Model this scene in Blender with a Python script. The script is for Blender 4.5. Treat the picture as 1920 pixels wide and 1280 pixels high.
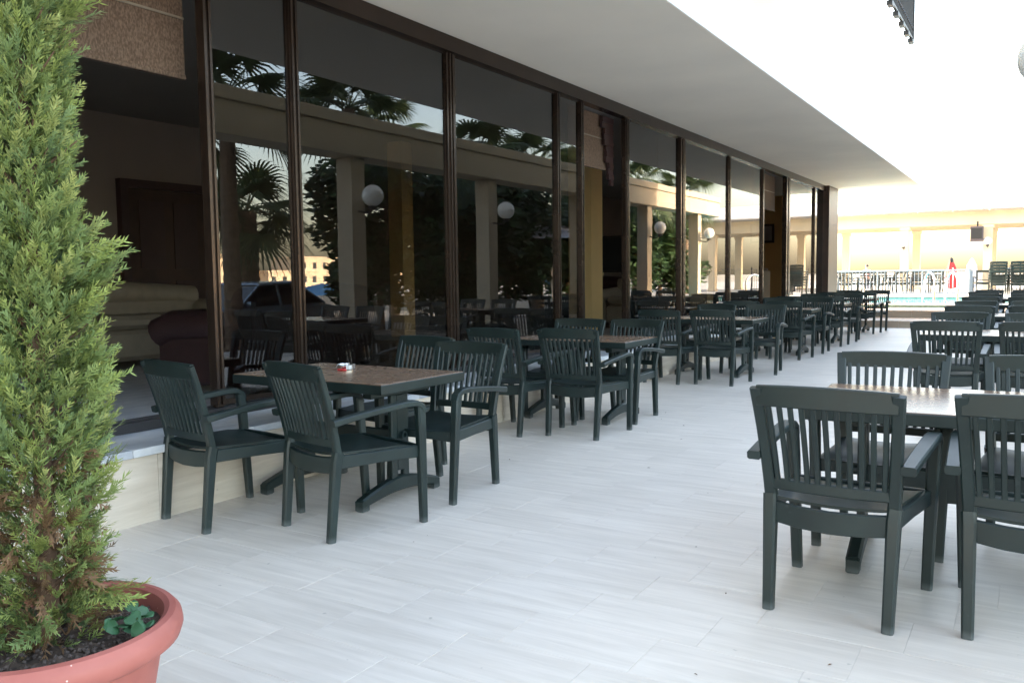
import bpy, bmesh, math, random
from mathutils import Vector, Matrix
R = math.radians
rnd = random.Random(11)
for o in list(bpy.data.objects): bpy.data.objects.remove(o)
scn = bpy.context.scene
col = scn.collection

# ------------------------------------------------------------------ camera
def cam_axes(yaw, pitch, roll):
    cy, sy = math.cos(yaw), math.sin(yaw)
    f = Vector((-sy*math.cos(pitch), cy*math.cos(pitch), -math.sin(pitch)))
    r = Vector((cy, sy, 0)); u = r.cross(f)
    c, s = math.cos(roll), math.sin(roll)
    return c*r+s*u, -s*r+c*u, f
cam_d = bpy.data.cameras.new('camera'); cam = bpy.data.objects.new('camera', cam_d); col.objects.link(cam)
r_, u_, f_ = cam_axes(R(31.54), R(4.35), R(-0.71))
cam.matrix_world = Matrix(((r_.x, u_.x, -f_.x, 0), (r_.y, u_.y, -f_.y, 0), (r_.z, u_.z, -f_.z, 1.3), (0, 0, 0, 1)))
cam_d.sensor_width = 36; cam_d.lens = 30.0; cam_d.clip_end = 3000; cam_d.clip_start = .05
scn.camera = cam

# ------------------------------------------------------------------ sky and sun
SUN = Vector((-.995, .06, 0)).normalized(); EL = R(20)
w = bpy.data.worlds.new('World'); scn.world = w; w.use_nodes = True
nt = w.node_tree; nt.nodes.clear()
sky = nt.nodes.new('ShaderNodeTexSky'); sky.sky_type = 'NISHITA'; sky.sun_disc = False
sky.sun_elevation = EL; sky.sun_rotation = math.atan2(SUN.x, SUN.y)
sky.air_density = 1.0; sky.dust_density = 3.5; sky.ozone_density = .6
bg = nt.nodes.new('ShaderNodeBackground'); bg.inputs[1].default_value = .15
wo = nt.nodes.new('ShaderNodeOutputWorld')
wb = nt.nodes.new('ShaderNodeMix'); wb.data_type = 'RGBA'; wb.blend_type = 'MULTIPLY'; wb.inputs['Factor'].default_value = 1; wb.inputs['B'].default_value = (1.13, 1.0, .87, 1)   # warm tint over the sky, acting as white balance
nt.links.new(sky.outputs[0], wb.inputs['A']); nt.links.new(wb.outputs['Result'], bg.inputs[0]); nt.links.new(bg.outputs[0], wo.inputs[0])
sd = bpy.data.lights.new('sun', 'SUN'); sd.energy = 2.2; sd.angle = R(.53); sd.color = (1, .88, .72)
so = bpy.data.objects.new('sun', sd); col.objects.link(so)
sv = Vector((SUN.x*math.cos(EL), SUN.y*math.cos(EL), math.sin(EL)))
so.rotation_euler = (-sv).to_track_quat('-Z', 'Y').to_euler(); so.location = sv*60
scn.view_settings.view_transform = 'Standard'; scn.view_settings.look = 'None'
scn.view_settings.exposure = 3.65; scn.view_settings.gamma = 1.0
try: scn.view_settings.use_curve_mapping = False
except Exception: pass
scn.render.engine = 'CYCLES'
scn.cycles.max_bounces = 10; scn.cycles.transparent_max_bounces = 24

# ------------------------------------------------------------------ materials
def new_mat(name):
    m = bpy.data.materials.new(name); m.use_nodes = True
    n = m.node_tree.nodes; l = m.node_tree.links
    return m, n, l, n['Principled BSDF']
def N(n, typ, **kw):
    x = n.new(typ)
    for k, v in kw.items(): setattr(x, k, v)
    return x
def ramp(n, stops):
    c = n.new('ShaderNodeValToRGB'); e = c.color_ramp.elements
    while len(e) < len(stops): e.new(.5)
    for i, (p, cc) in enumerate(stops): e[i].position = p; e[i].color = (*cc, 1)
    return c
def plain(name, c, rough=.5, metal=0, var=.12, scale=8, bump=.0, bscale=60, coord='Object', spec=.5):
    m, n, l, p = new_mat(name)
    tc = n.new('ShaderNodeTexCoord'); nz = N(n, 'ShaderNodeTexNoise'); nz.inputs['Scale'].default_value = scale; nz.inputs['Detail'].default_value = 5
    l.new(tc.outputs[coord], nz.inputs['Vector'])
    rp = ramp(n, [(.3, tuple(x*(1-var) for x in c)), (.7, tuple(min(1, x*(1+var)) for x in c))])
    l.new(nz.outputs['Fac'], rp.inputs[0]); l.new(rp.outputs[0], p.inputs['Base Color'])
    p.inputs['Roughness'].default_value = rough; p.inputs['Metallic'].default_value = metal
    p.inputs['Specular IOR Level'].default_value = spec
    if bump:
        b = n.new('ShaderNodeBump'); b.inputs['Strength'].default_value = bump; b.inputs['Distance'].default_value = .004
        n2 = n.new('ShaderNodeTexNoise'); n2.inputs['Scale'].default_value = bscale; n2.inputs['Detail'].default_value = 3
        l.new(tc.outputs[coord], n2.inputs['Vector']); l.new(n2.outputs['Fac'], b.inputs['Height']); l.new(b.outputs[0], p.inputs['Normal'])
    return m
def stone(name, ca, cb, island=False, rough=.5, stretch=(1.2, 14, 14)):
    """vein-cut travertine: streaks along local x, every slab its own tone"""
    m, n, l, p = new_mat(name)
    tc = n.new('ShaderNodeTexCoord')
    if island:
        g = n.new('ShaderNodeNewGeometry'); rv = g.outputs['Random Per Island']
    else:
        g = n.new('ShaderNodeObjectInfo'); rv = g.outputs['Random']
    sc = N(n, 'ShaderNodeVectorMath', operation='MULTIPLY'); sc.inputs[1].default_value = stretch
    off = N(n, 'ShaderNodeMath', operation='MULTIPLY'); off.inputs[1].default_value = 37.0
    add = N(n, 'ShaderNodeVectorMath', operation='ADD')
    l.new(tc.outputs['Object'], sc.inputs[0]); l.new(rv, off.inputs[0]); l.new(sc.outputs[0], add.inputs[0]); l.new(off.outputs[0], add.inputs[1])
    nz = n.new('ShaderNodeTexNoise'); nz.inputs['Scale'].default_value = 1.6; nz.inputs['Detail'].default_value = 7; nz.inputs['Roughness'].default_value = .62; nz.inputs['Distortion'].default_value = .35
    l.new(add.outputs[0], nz.inputs['Vector'])
    rp = ramp(n, [(.28, ca), (.5, tuple((a+b)/2 for a, b in zip(ca, cb))), (.72, cb)])
    l.new(nz.outputs['Fac'], rp.inputs[0])
    mr = n.new('ShaderNodeMapRange'); mr.inputs['To Min'].default_value = .97; mr.inputs['To Max'].default_value = 1.015
    l.new(rv, mr.inputs[0])
    # broad wear / dust seen across many slabs
    ge = n.new('ShaderNodeNewGeometry'); nw = n.new('ShaderNodeTexNoise'); nw.inputs['Scale'].default_value = .9; nw.inputs['Detail'].default_value = 6
    l.new(ge.outputs['Position'], nw.inputs['Vector'])
    mw = n.new('ShaderNodeMapRange'); mw.inputs['From Min'].default_value = .3; mw.inputs['From Max'].default_value = .7; mw.inputs['To Min'].default_value = .9; mw.inputs['To Max'].default_value = 1.04
    l.new(nw.outputs['Fac'], mw.inputs[0])
    mm = N(n, 'ShaderNodeMath', operation='MULTIPLY'); l.new(mr.outputs[0], mm.inputs[0]); l.new(mw.outputs[0], mm.inputs[1])
    hs = n.new('ShaderNodeHueSaturation'); l.new(rp.outputs[0], hs.inputs['Color']); l.new(mm.outputs[0], hs.inputs['Value'])
    # small dark spots
    vs = n.new('ShaderNodeTexNoise'); vs.inputs['Scale'].default_value = 23; vs.inputs['Detail'].default_value = 2; l.new(ge.outputs['Position'], vs.inputs['Vector'])
    sp = ramp(n, [(.74, (0, 0, 0)), (.80, (1, 1, 1))]); l.new(vs.outputs['Fac'], sp.inputs[0])
    mx = N(n, 'ShaderNodeMix', data_type='RGBA'); mx.inputs['B'].default_value = (.2, .18, .15, 1)
    ms = N(n, 'ShaderNodeMath', operation='MULTIPLY'); ms.inputs[1].default_value = .45
    l.new(sp.outputs[0], ms.inputs[0]); l.new(ms.outputs[0], mx.inputs['Factor']); l.new(hs.outputs[0], mx.inputs['A'])
    l.new(mx.outputs['Result'], p.inputs['Base Color'])
    p.inputs['Roughness'].default_value = rough
    b = n.new('ShaderNodeBump'); b.inputs['Strength'].default_value = .12; b.inputs['Distance'].default_value = .003
    l.new(nz.outputs['Fac'], b.inputs['Height']); l.new(b.outputs[0], p.inputs['Normal'])
    return m
M = {}
M['tile'] = stone('travertine_tile', (.60, .535, .465), (.76, .69, .61))
M['tile_far'] = stone('travertine_far', (.60, .535, .465), (.76, .69, .61), island=True)
M['mortar'] = plain('mortar', (.60, .56, .51), .85)
M['plinth'] = stone('travertine_plinth', (.50, .43, .35), (.66, .59, .50), rough=.55, stretch=(8, 1.2, 14))
M['marble'] = stone('grey_marble', (.30, .33, .38), (.66, .67, .68), rough=.3, stretch=(4, 1.5, 4))
M['step'] = stone('travertine_step', (.36, .28, .21), (.48, .39, .30), rough=.6)
M['soffit'] = plain('soffit_paint', (.87, .80, .69), .8, var=.05, scale=.8, bump=.08, bscale=160)
M['colonnade'] = plain('cream_paint_dimmed', (.42, .36, .27), .75, var=.05, scale=1.5)  # same cream paint, darkened so the mirrored columns and beam look dimmer
M['fascia'] = plain('fascia_white', (.84, .83, .80), .6, var=.02, scale=1)
M['cream'] = plain('cream_paint', (.62, .53, .38), .75, var=.05, scale=1.5, bump=.1, bscale=90)
M['white'] = plain('white_paint', (.78, .77, .74), .6, var=.03, scale=2)
M['yellow'] = plain('yellow_paint', (.80, .60, .28), .7, var=.05, scale=2)
M['orange'] = plain('ochre_paint', (.50, .30, .11), .7, var=.06, scale=2)
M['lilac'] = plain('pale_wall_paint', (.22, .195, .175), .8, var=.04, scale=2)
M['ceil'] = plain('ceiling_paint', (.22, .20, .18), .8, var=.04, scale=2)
M['bronze'] = plain('bronze_aluminium', (.042, .028, .021), .24, metal=.55, var=.25, scale=3, spec=.6)
M['brown'] = plain('brown_wood', (.035, .016, .011), .4, var=.3, scale=5)
M['rubber'] = plain('black_track', (.02, .02, .022), .45)
M['darkred'] = plain('maroon_leather', (.035, .017, .018), .4, bump=.3, bscale=40)
M['sofa'] = plain('cream_leather', (.22, .19, .145), .5, bump=.2, bscale=30)
M['black'] = plain('black_plastic', (.015, .015, .017), .35)
M['steel'] = plain('polished_steel', (.62, .63, .65), .16, metal=1.0, var=.05)
M['rail'] = plain('painted_rail', (.20, .25, .31), .35, metal=.2, var=.05)
M['iron'] = plain('wrought_iron', (.025, .023, .024), .5)
M['globe'] = plain('opal_globe', (.74, .74, .72), .25, var=.02)
M['red'] = plain('red_canvas', (.45, .03, .03), .8)
M['canvas'] = plain('pale_canvas', (.46, .47, .53), .85)
M['blue'] = plain('blue_canvas', (.05, .17, .36), .8)
M['pave'] = plain('pale_paving', (.44, .42, .38), .8, var=.08, scale=.6)
M['asphalt'] = plain('asphalt', (.07, .07, .072), .85, var=.2, scale=3, bump=.3, bscale=80)
M['ground'] = plain('dry_ground', (.34, .31, .25), .9, var=.2, scale=.08)
M['skin'] = plain('skin', (.42, .24, .17), .55, var=.05)
M['pink'] = plain('pink_cotton', (.62, .36, .36), .8)
M['denim'] = plain('dark_trousers', (.03, .035, .06), .8)
M['hair'] = plain('dark_hair', (.025, .016, .012), .6)
M['trunk'] = plain('palm_trunk', (.16, .115, .08), .9, var=.35, scale=9, bump=.8, bscale=25)
M['bark'] = plain('brown_bark', (.13, .075, .045), .9, var=.3, scale=30, bump=.6, bscale=90)
M['tilesroof'] = plain('roof_tiles', (.36, .13, .07), .8, var=.2, scale=2)
M['house'] = plain('house_wall', (.62, .50, .36), .85, var=.06, scale=1)
M['houseglass'] = plain('house_window', (.05, .06, .07), .1)
M['carpaint'] = plain('silver_blue_paint', (.26, .33, .40), .22, metal=.5, var=.03)
M['carglass'] = plain('car_glass', (.02, .025, .03), .05)
M['tyre'] = plain('tyre_rubber', (.02, .02, .02), .8)
M['lamp'] = plain('lamp_lens', (.7, .7, .7), .1)

def plastic():
    m, n, l, p = new_mat('dark_green_resin')
    tc = n.new('ShaderNodeTexCoord'); nz = n.new('ShaderNodeTexNoise'); nz.inputs['Scale'].default_value = 7; nz.inputs['Detail'].default_value = 6
    oi = n.new('ShaderNodeObjectInfo'); ad = N(n, 'ShaderNodeVectorMath', operation='ADD')
    l.new(tc.outputs['Object'], ad.inputs[0]); l.new(oi.outputs['Location'], ad.inputs[1]); l.new(ad.outputs[0], nz.inputs['Vector'])
    rp = ramp(n, [(.3, (.0052, .0128, .0122)), (.7, (.0092, .0212, .0198))]); l.new(nz.outputs['Fac'], rp.inputs[0])
    # chalky scuffs
    n2 = n.new('ShaderNodeTexNoise'); n2.inputs['Scale'].default_value = 34; n2.inputs['Detail'].default_value = 4; l.new(ad.outputs[0], n2.inputs['Vector'])
    sp = ramp(n, [(.66, (0, 0, 0)), (.78, (1, 1, 1))]); l.new(n2.outputs['Fac'], sp.inputs[0])
    # dusty feet: wear on the lowest centimetres
    sx = n.new('ShaderNodeSeparateXYZ'); ge = n.new('ShaderNodeNewGeometry'); l.new(tc.outputs['Object'], sx.inputs[0])
    ft = n.new('ShaderNodeMapRange'); ft.inputs['From Min'].default_value = .012; ft.inputs['From Max'].default_value = .035; ft.inputs['To Min'].default_value = .55; ft.inputs['To Max'].default_value = .0
    l.new(sx.outputs['Z'], ft.inputs[0])
    k = N(n, 'ShaderNodeMath', operation='MULTIPLY'); k.inputs[1].default_value = .16; l.new(sp.outputs[0], k.inputs[0])
    mxv = N(n, 'ShaderNodeMath', operation='MAXIMUM'); l.new(k.outputs[0], mxv.inputs[0]); l.new(ft.outputs[0], mxv.inputs[1])
    mx = N(n, 'ShaderNodeMix', data_type='RGBA'); mx.inputs['B'].default_value = (.10, .115, .115, 1)
    l.new(mxv.outputs[0], mx.inputs['Factor']); l.new(rp.outputs[0], mx.inputs['A']); l.new(mx.outputs['Result'], p.inputs['Base Color'])
    rr = n.new('ShaderNodeMapRange'); rr.inputs['To Min'].default_value = .34; rr.inputs['To Max'].default_value = .55; l.new(nz.outputs['Fac'], rr.inputs[0]); l.new(rr.outputs[0], p.inputs['Roughness'])
    b = n.new('ShaderNodeBump'); b.inputs['Strength'].default_value = .08; b.inputs['Distance'].default_value = .002; l.new(n2.outputs['Fac'], b.inputs['Height']); l.new(b.outputs[0], p.inputs['Normal'])
    return m
M['green'] = plastic()
def wood():
    m, n, l, p = new_mat('brown_wood_laminate')
    tc = n.new('ShaderNodeTexCoord'); oi = n.new('ShaderNodeObjectInfo')
    sc = N(n, 'ShaderNodeVectorMath', operation='MULTIPLY'); sc.inputs[1].default_value = (1.3, 46, 10)
    ad = N(n, 'ShaderNodeVectorMath', operation='ADD'); of = N(n, 'ShaderNodeMath', operation='MULTIPLY'); of.inputs[1].default_value = 19
    l.new(tc.outputs['Object'], sc.inputs[0]); l.new(oi.outputs['Random'], of.inputs[0]); l.new(sc.outputs[0], ad.inputs[0]); l.new(of.outputs[0], ad.inputs[1])
    nz = n.new('ShaderNodeTexNoise'); nz.inputs['Scale'].default_value = 1.3; nz.inputs['Detail'].default_value = 3; nz.inputs['Distortion'].default_value = .08
    l.new(ad.outputs[0], nz.inputs['Vector'])
    rp = ramp(n, [(.3, (.165, .10, .064)), (.5, (.20, .126, .082)), (.7, (.235, .152, .10))]); l.new(nz.outputs['Fac'], rp.inputs[0])
    l.new(rp.outputs[0], p.inputs['Base Color']); 
    n2 = n.new('ShaderNodeTexNoise'); n2.inputs['Scale'].default_value = 9; l.new(tc.outputs['Object'], n2.inputs['Vector'])
    rr = n.new('ShaderNodeMapRange'); rr.inputs['To Min'].default_value = .20; rr.inputs['To Max'].default_value = .34; l.new(n2.outputs['Fac'], rr.inputs[0]); l.new(rr.outputs[0], p.inputs['Roughness'])
    return m
M['wood'] = wood()
def glass(name, tint, f0):
    m = bpy.data.materials.new(name); m.use_nodes = True; n = m.node_tree.nodes; l = m.node_tree.links; n.clear()
    out = n.new('ShaderNodeOutputMaterial'); tr = n.new('ShaderNodeBsdfTransparent'); tr.inputs[0].default_value = (*tint, 1)
    gl = n.new('ShaderNodeBsdfGlossy'); gl.inputs['Roughness'].default_value = 0.0; gl.inputs['Color'].default_value = (.93, .96, 1, 1)
    lw = n.new('ShaderNodeLayerWeight'); lw.inputs['Blend'].default_value = .5
    pw = N(n, 'ShaderNodeMath', operation='POWER'); pw.inputs[1].default_value = 5; l.new(lw.outputs['Facing'], pw.inputs[0])
    ml = N(n, 'ShaderNodeMath', operation='MULTIPLY_ADD'); ml.inputs[1].default_value = 1-f0; ml.inputs[2].default_value = f0; l.new(pw.outputs[0], ml.inputs[0])
    # slow ripple of float glass
    tc = n.new('ShaderNodeTexCoord'); nz = n.new('ShaderNodeTexNoise'); nz.inputs['Scale'].default_value = 1.1; nz.inputs['Detail'].default_value = 1
    b = n.new('ShaderNodeBump'); b.inputs['Strength'].default_value = .03; b.inputs['Distance'].default_value = .02
    l.new(tc.outputs['Object'], nz.inputs['Vector']); l.new(nz.outputs['Fac'], b.inputs['Height']); l.new(b.outputs[0], gl.inputs['Normal'])
    mx = n.new('ShaderNodeMixShader'); l.new(ml.outputs[0], mx.inputs[0]); l.new(tr.outputs[0], mx.inputs[1]); l.new(gl.outputs[0], mx.inputs[2]); l.new(mx.outputs[0], out.inputs[0])
    return m
M['glass'] = glass('bronze_tinted_glass', (.50, .465, .43), .078)
def blind():
    m, n, l, p = new_mat('brown_woven_blind')
    tc = n.new('ShaderNodeTexCoord'); nz = n.new('ShaderNodeTexNoise'); nz.inputs['Scale'].default_value = 60; nz.inputs['Detail'].default_value = 5
    sc = N(n, 'ShaderNodeVectorMath', operation='MULTIPLY'); sc.inputs[1].default_value = (1, 1.6, .8)
    l.new(tc.outputs['Object'], sc.inputs[0]); l.new(sc.outputs[0], nz.inputs['Vector'])
    rp = ramp(n, [(.35, (.085, .055, .038)), (.65, (.18, .125, .09))]); l.new(nz.outputs['Fac'], rp.inputs[0]); l.new(rp.outputs[0], p.inputs['Base Color'])
    p.inputs['Roughness'].default_value = .9
    return m
M['blind'] = blind()
def water():
    m, n, l, p = new_mat('pool_water')
    p.inputs['Base Color'].default_value = (.04, .30, .38, 1); p.inputs['Roughness'].default_value = .06
    tc = n.new('ShaderNodeTexCoord'); nz = n.new('ShaderNodeTexNoise'); nz.inputs['Scale'].default_value = 3.5; nz.inputs['Detail'].default_value = 3
    b = n.new('ShaderNodeBump'); b.inputs['Strength'].default_value = .25; b.inputs['Distance'].default_value = .05
    l.new(tc.outputs['Object'], nz.inputs['Vector']); l.new(nz.outputs['Fac'], b.inputs['Height']); l.new(b.outputs[0], p.inputs['Normal'])
    return m
M['water'] = water()
def leafmat(name, attr=True, c=(.05, .09, .03), trans=.25, rough=.5):
    m, n, l, p = new_mat(name)
    if attr:
        a = n.new('ShaderNodeAttribute'); a.attribute_name = 'tone'; src = a.outputs['Color']
    else:
        g = n.new('ShaderNodeNewGeometry'); rp = ramp(n, [(0, tuple(x*.6 for x in c)), (1, tuple(x*1.5 for x in c))]); l.new(g.outputs['Random Per Island'], rp.inputs[0]); src = rp.outputs[0]
    l.new(src, p.inputs['Base Color']); p.inputs['Roughness'].default_value = rough; p.inputs['Specular IOR Level'].default_value = .3
    t = n.new('ShaderNodeBsdfTranslucent'); l.new(src, t.inputs[0]); mx = n.new('ShaderNodeMixShader'); mx.inputs[0].default_value = trans
    l.new(p.outputs[0], mx.inputs[1]); l.new(t.outputs[0], mx.inputs[2]); l.new(mx.outputs[0], n['Material Output'].inputs[0])
    return m
M['cypress'] = leafmat('cypress_foliage')
M['palmleaf'] = leafmat('palm_leaf', False, (.055, .085, .035))
M['shrub'] = leafmat('shrub_leaf', False, (.035, .07, .025))
def terracotta():
    m, n, l, p = new_mat('terracotta_plastic')
    tc = n.new('ShaderNodeTexCoord'); nz = n.new('ShaderNodeTexNoise'); nz.inputs['Scale'].default_value = 6; nz.inputs['Detail'].default_value = 6
    l.new(tc.outputs['Object'], nz.inputs['Vector'])
    rp = ramp(n, [(.3, (.31, .088, .068)), (.7, (.40, .130, .105))]); l.new(nz.outputs['Fac'], rp.inputs[0])
    vo = n.new('ShaderNodeTexVoronoi'); vo.inputs['Scale'].default_value = 34; l.new(tc.outputs['Object'], vo.inputs['Vector'])
    sp = ramp(n, [(.045, (1, 1, 1)), (.09, (0, 0, 0))]); l.new(vo.outputs['Distance'], sp.inputs[0])
    n3 = n.new('ShaderNodeTexNoise'); n3.inputs['Scale'].default_value = 11; l.new(tc.outputs['Object'], n3.inputs['Vector'])
    gt = N(n, 'ShaderNodeMath', operation='GREATER_THAN'); gt.inputs[1].default_value = .48; l.new(n3.outputs['Fac'], gt.inputs[0])
    k = N(n, 'ShaderNodeMath', operation='MULTIPLY'); l.new(sp.outputs[0], k.inputs[0]); l.new(gt.outputs[0], k.inputs[1])
    mx = N(n, 'ShaderNodeMix', data_type='RGBA'); mx.inputs['B'].default_value = (.75, .55, .48, 1); l.new(k.outputs[0], mx.inputs['Factor']); l.new(rp.outputs[0], mx.inputs['A'])
    l.new(mx.outputs['Result'], p.inputs['Base Color']); p.inputs['Roughness'].default_value = .58
    b = n.new('ShaderNodeBump'); b.inputs['Strength'].default_value = .1; b.inputs['Distance'].default_value = .003; l.new(nz.outputs['Fac'], b.inputs['Height']); l.new(b.outputs[0], p.inputs['Normal'])
    return m
M['terracotta'] = terracotta()
M['soil'] = plain('dark_soil', (.055, .036, .026), .95, var=.5, scale=40, bump=1.0, bscale=50)
M['pebble'] = plain('soil_pebbles', (.085, .062, .05), .8, var=.5, scale=30)

# ------------------------------------------------------------------ mesh helpers
class MB:
    def __init__(s): s.v = []; s.f = []; s.c = []
    def add(s, vs, fs, tone=None):
        k = len(s.v); s.v += [tuple(v) for v in vs]; s.f += [tuple(i+k for i in f) for f in fs]
        if tone is not None: s.c += [tone]*len(vs)
        return s
    def box(s, x0, x1, y0, y1, z0, z1, ch=0):
        if ch <= 0:
            vs = [(x, y, z) for z in (z0, z1) for y in (y0, y1) for x in (x0, x1)]
            return s.add(vs, [(0, 2, 3, 1), (4, 5, 7, 6), (0, 1, 5, 4), (2, 6, 7, 3), (0, 4, 6, 2), (1, 3, 7, 5)])
        def ring(a, z): return [(x0+a, y0+a, z), (x1-a, y0+a, z), (x1-a, y1-a, z), (x0+a, y1-a, z)]
        vs = ring(ch, z0)+ring(0, z0+ch)+ring(0, z1-ch)+ring(ch, z1)
        fs = [(3, 2, 1, 0), (12, 13, 14, 15)]
        for k in range(3):
            for i in range(4): j = (i+1) % 4; fs.append((k*4+i, k*4+j, k*4+4+j, k*4+4+i))
        return s.add(vs, fs)
    def sweep(s, path, w, h, up=(0, 0, 1), ch=.18, cap=True):
        """rectangular bar with chamfered corners along a path; w across, h along 'up'; w,h numbers or lists"""
        P = [Vector(p) for p in path]; n = len(P); U = Vector(up)
        W = w if isinstance(w, (list, tuple)) else [w]*n; Hh = h if isinstance(h, (list, tuple)) else [h]*n
        vs = []
        for i, p in enumerate(P):
            t = (P[min(i+1, n-1)]-P[max(i-1, 0)]).normalized()
            a = t.cross(U)
            a = a.normalized() if a.length > 1e-4 else Vector((1, 0, 0))
            b = a.cross(t).normalized(); hw, hh = W[i]/2, Hh[i]/2; c = ch*min(hw, hh)*2
            for (x, y) in ((hw-c, -hh), (hw, -hh+c), (hw, hh-c), (hw-c, hh), (-hw+c, hh), (-hw, hh-c), (-hw, -hh+c), (-hw+c, -hh)):
                vs.append(p+a*x+b*y)
        fs = []
        for i in range(n-1):
            for j in range(8): k = (j+1) % 8; fs.append((i*8+j, i*8+k, i*8+8+k, i*8+8+j))
        if cap: fs += [tuple(reversed(range(8))), tuple(range((n-1)*8, n*8))]
        return s.add(vs, fs)
    def tube(s, path, r, seg=10, cap=True):
        P = [Vector(p) for p in path]; n = len(P); Rr = r if isinstance(r, (list, tuple)) else [r]*n
        vs = []; ref = None
        for i, p in enumerate(P):
            t = (P[min(i+1, n-1)]-P[max(i-1, 0)]).normalized()
            if ref is None: ref = t.orthogonal().normalized()
            a = (ref-t*ref.dot(t)).normalized(); ref = a; b = t.cross(a)
            for k in range(seg): q = 2*math.pi*k/seg; vs.append(p+a*math.cos(q)*Rr[i]+b*math.sin(q)*Rr[i])
        fs = [(i*seg+j, i*seg+(j+1) % seg, (i+1)*seg+(j+1) % seg, (i+1)*seg+j) for i in range(n-1) for j in range(seg)]
        if cap: fs += [tuple(reversed(range(seg))), tuple(range((n-1)*seg, n*seg))]
        return s.add(vs, fs)
    def lathe(s, prof, c=(0, 0, 0), seg=32, cap=True):
        vs = [(c[0]+r*math.cos(2*math.pi*k/seg), c[1]+r*math.sin(2*math.pi*k/seg), c[2]+z) for r, z in prof for k in range(seg)]
        n = len(prof)
        fs = [(i*seg+j, i*seg+(j+1) % seg, (i+1)*seg+(j+1) % seg, (i+1)*seg+j) for i in range(n-1) for j in range(seg)]
        if cap: fs += [tuple(reversed(range(seg))), tuple(range((n-1)*seg, n*seg))]
        return s.add(vs, fs)
    def prism(s, poly, x0, x1):
        """polygon in (y,z) extruded along x"""
        n = len(poly); vs = [(x0, y, z) for y, z in poly]+[(x1, y, z) for y, z in poly]
        fs = [tuple(reversed(range(n))), tuple(range(n, 2*n))]+[(i, (i+1) % n, n+(i+1) % n, n+i) for i in range(n)]
        return s.add(vs, fs)
    def mesh(s, name, mat, smooth=False):
        me = bpy.data.meshes.new(name); me.from_pydata(s.v, [], s.f); me.materials.append(mat)
        if s.c:
            a = me.color_attributes.new('tone', 'FLOAT_COLOR', 'POINT')
            a.data.foreach_set('color', [x for c in s.c for x in (*c, 1.0)])
        bm = bmesh.new(); bm.from_mesh(me)
        if len(bm.faces) < 60000 and not s.c: bmesh.ops.recalc_face_normals(bm, faces=bm.faces)
        bm.to_mesh(me); bm.free()
        if smooth:
            me.polygons.foreach_set('use_smooth', [True]*len(me.polygons))
            try: me.set_sharp_from_angle(angle=R(38))
            except Exception: pass
        me.update(); return me
def link(name, me, parent=None, loc=None):
    o = bpy.data.objects.new(name, me); col.objects.link(o)
    if parent: o.parent = parent
    if loc: o.location = loc
    return o
def build(mb, name, mat, parent=None, smooth=False, kind=None):
    o = link(name, mb.mesh(name, mat, smooth), parent)
    if kind: o['kind'] = kind
    return o
def tag(o, label, cat, group=None):
    o['label'] = label; o['category'] = cat
    if group: o['group'] = group
    return o
def thing(name, label, cat, loc=(0, 0, 0), rz=0, group=None):
    o = bpy.data.objects.new(name, None); col.objects.link(o); o.location = loc; o.rotation_euler = (0, 0, rz)
    return tag(o, label, cat, group)
def copy_tree(o, parent=None):
    c = o.copy(); col.objects.link(c); c.parent = parent
    for ch in list(o.children): copy_tree(ch, c)
    return c
def struct(o): o['kind'] = 'structure'; return o

# ------------------------------------------------------------------ the ground, the terrace floor, the road
struct(build(MB().box(-900, 900, -500, 1500, -.6, -.30), 'ground', M['ground']))
terr = struct(build(MB().box(-4.06, 1.6, -3, 21.62, -.29, -.0018), 'terrace_floor', M['mortar']))
TW, TD, G = .5, .3, .0006
tb = MB().box(-TW/2+G, TW/2-G, -TD/2+G, TD/2-G, -.012, 0, .0006)
tme = tb.mesh('tile', M['tile']); cells = []
ny = int(23.6/TD)
for j in range(ny):
    y = -2.0+(j+.5)*TD
    if y+TD/2 > 21.62: break
    sh = .25 if j % 2 else 0.0
    sh = (j*0.37) % .5
    i = 0; x = -4.06-sh
    while x < 1.6:
        x0, x1 = max(x, -4.06), min(x+TW, 1.6)
        if x1-x0 > .03: cells.append((x0, x1, y))
        x += TW
full = [c for c in cells if c[1]-c[0] > TW-.001 and 1.2 < c[2] < 13 and -4.1 < c[0] < .6 and c[0] > -1.5*c[2]]
full.sort(key=lambda c: (c[0]+.25)**2+c[2]**2); near = set(full[:298])
for c in full[:298]:
    o = link('tile', tme, terr, ((c[0]+c[1])/2, c[2], rnd.uniform(-.0004, .0004)))
rest = MB()
for c in cells:
    if c not in near: rest.box(c[0]+G, c[1]-G, c[2]-TD/2+G, c[2]+TD/2-G, -.012, rnd.uniform(-.0004, .0004), .0006)
ro = build(rest, 'tile_field', M['tile_far'], terr); ro['kind'] = 'stuff'
struct(build(MB().box(4.2, 10.5, -60, 120, -.296, -.22), 'road', M['asphalt']))
struct(build(MB().box(1.6, 4.2, -60, 21.6, -.295, -.08), 'pavement', M['pave']))

# ------------------------------------------------------------------ hotel building
XG = -4.55; ZT = 3.437; ZH = 3.30; ZS = .41
hot = thing('hotel_building', 'long hotel facade of tall bronze framed windows under a deep flat canopy', 'building', (XG, 10, 0))
hot.location = (0, 0, 0)
def hp(mb, name, mat, smooth=False): return build(mb, name, mat, hot, smooth)
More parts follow.
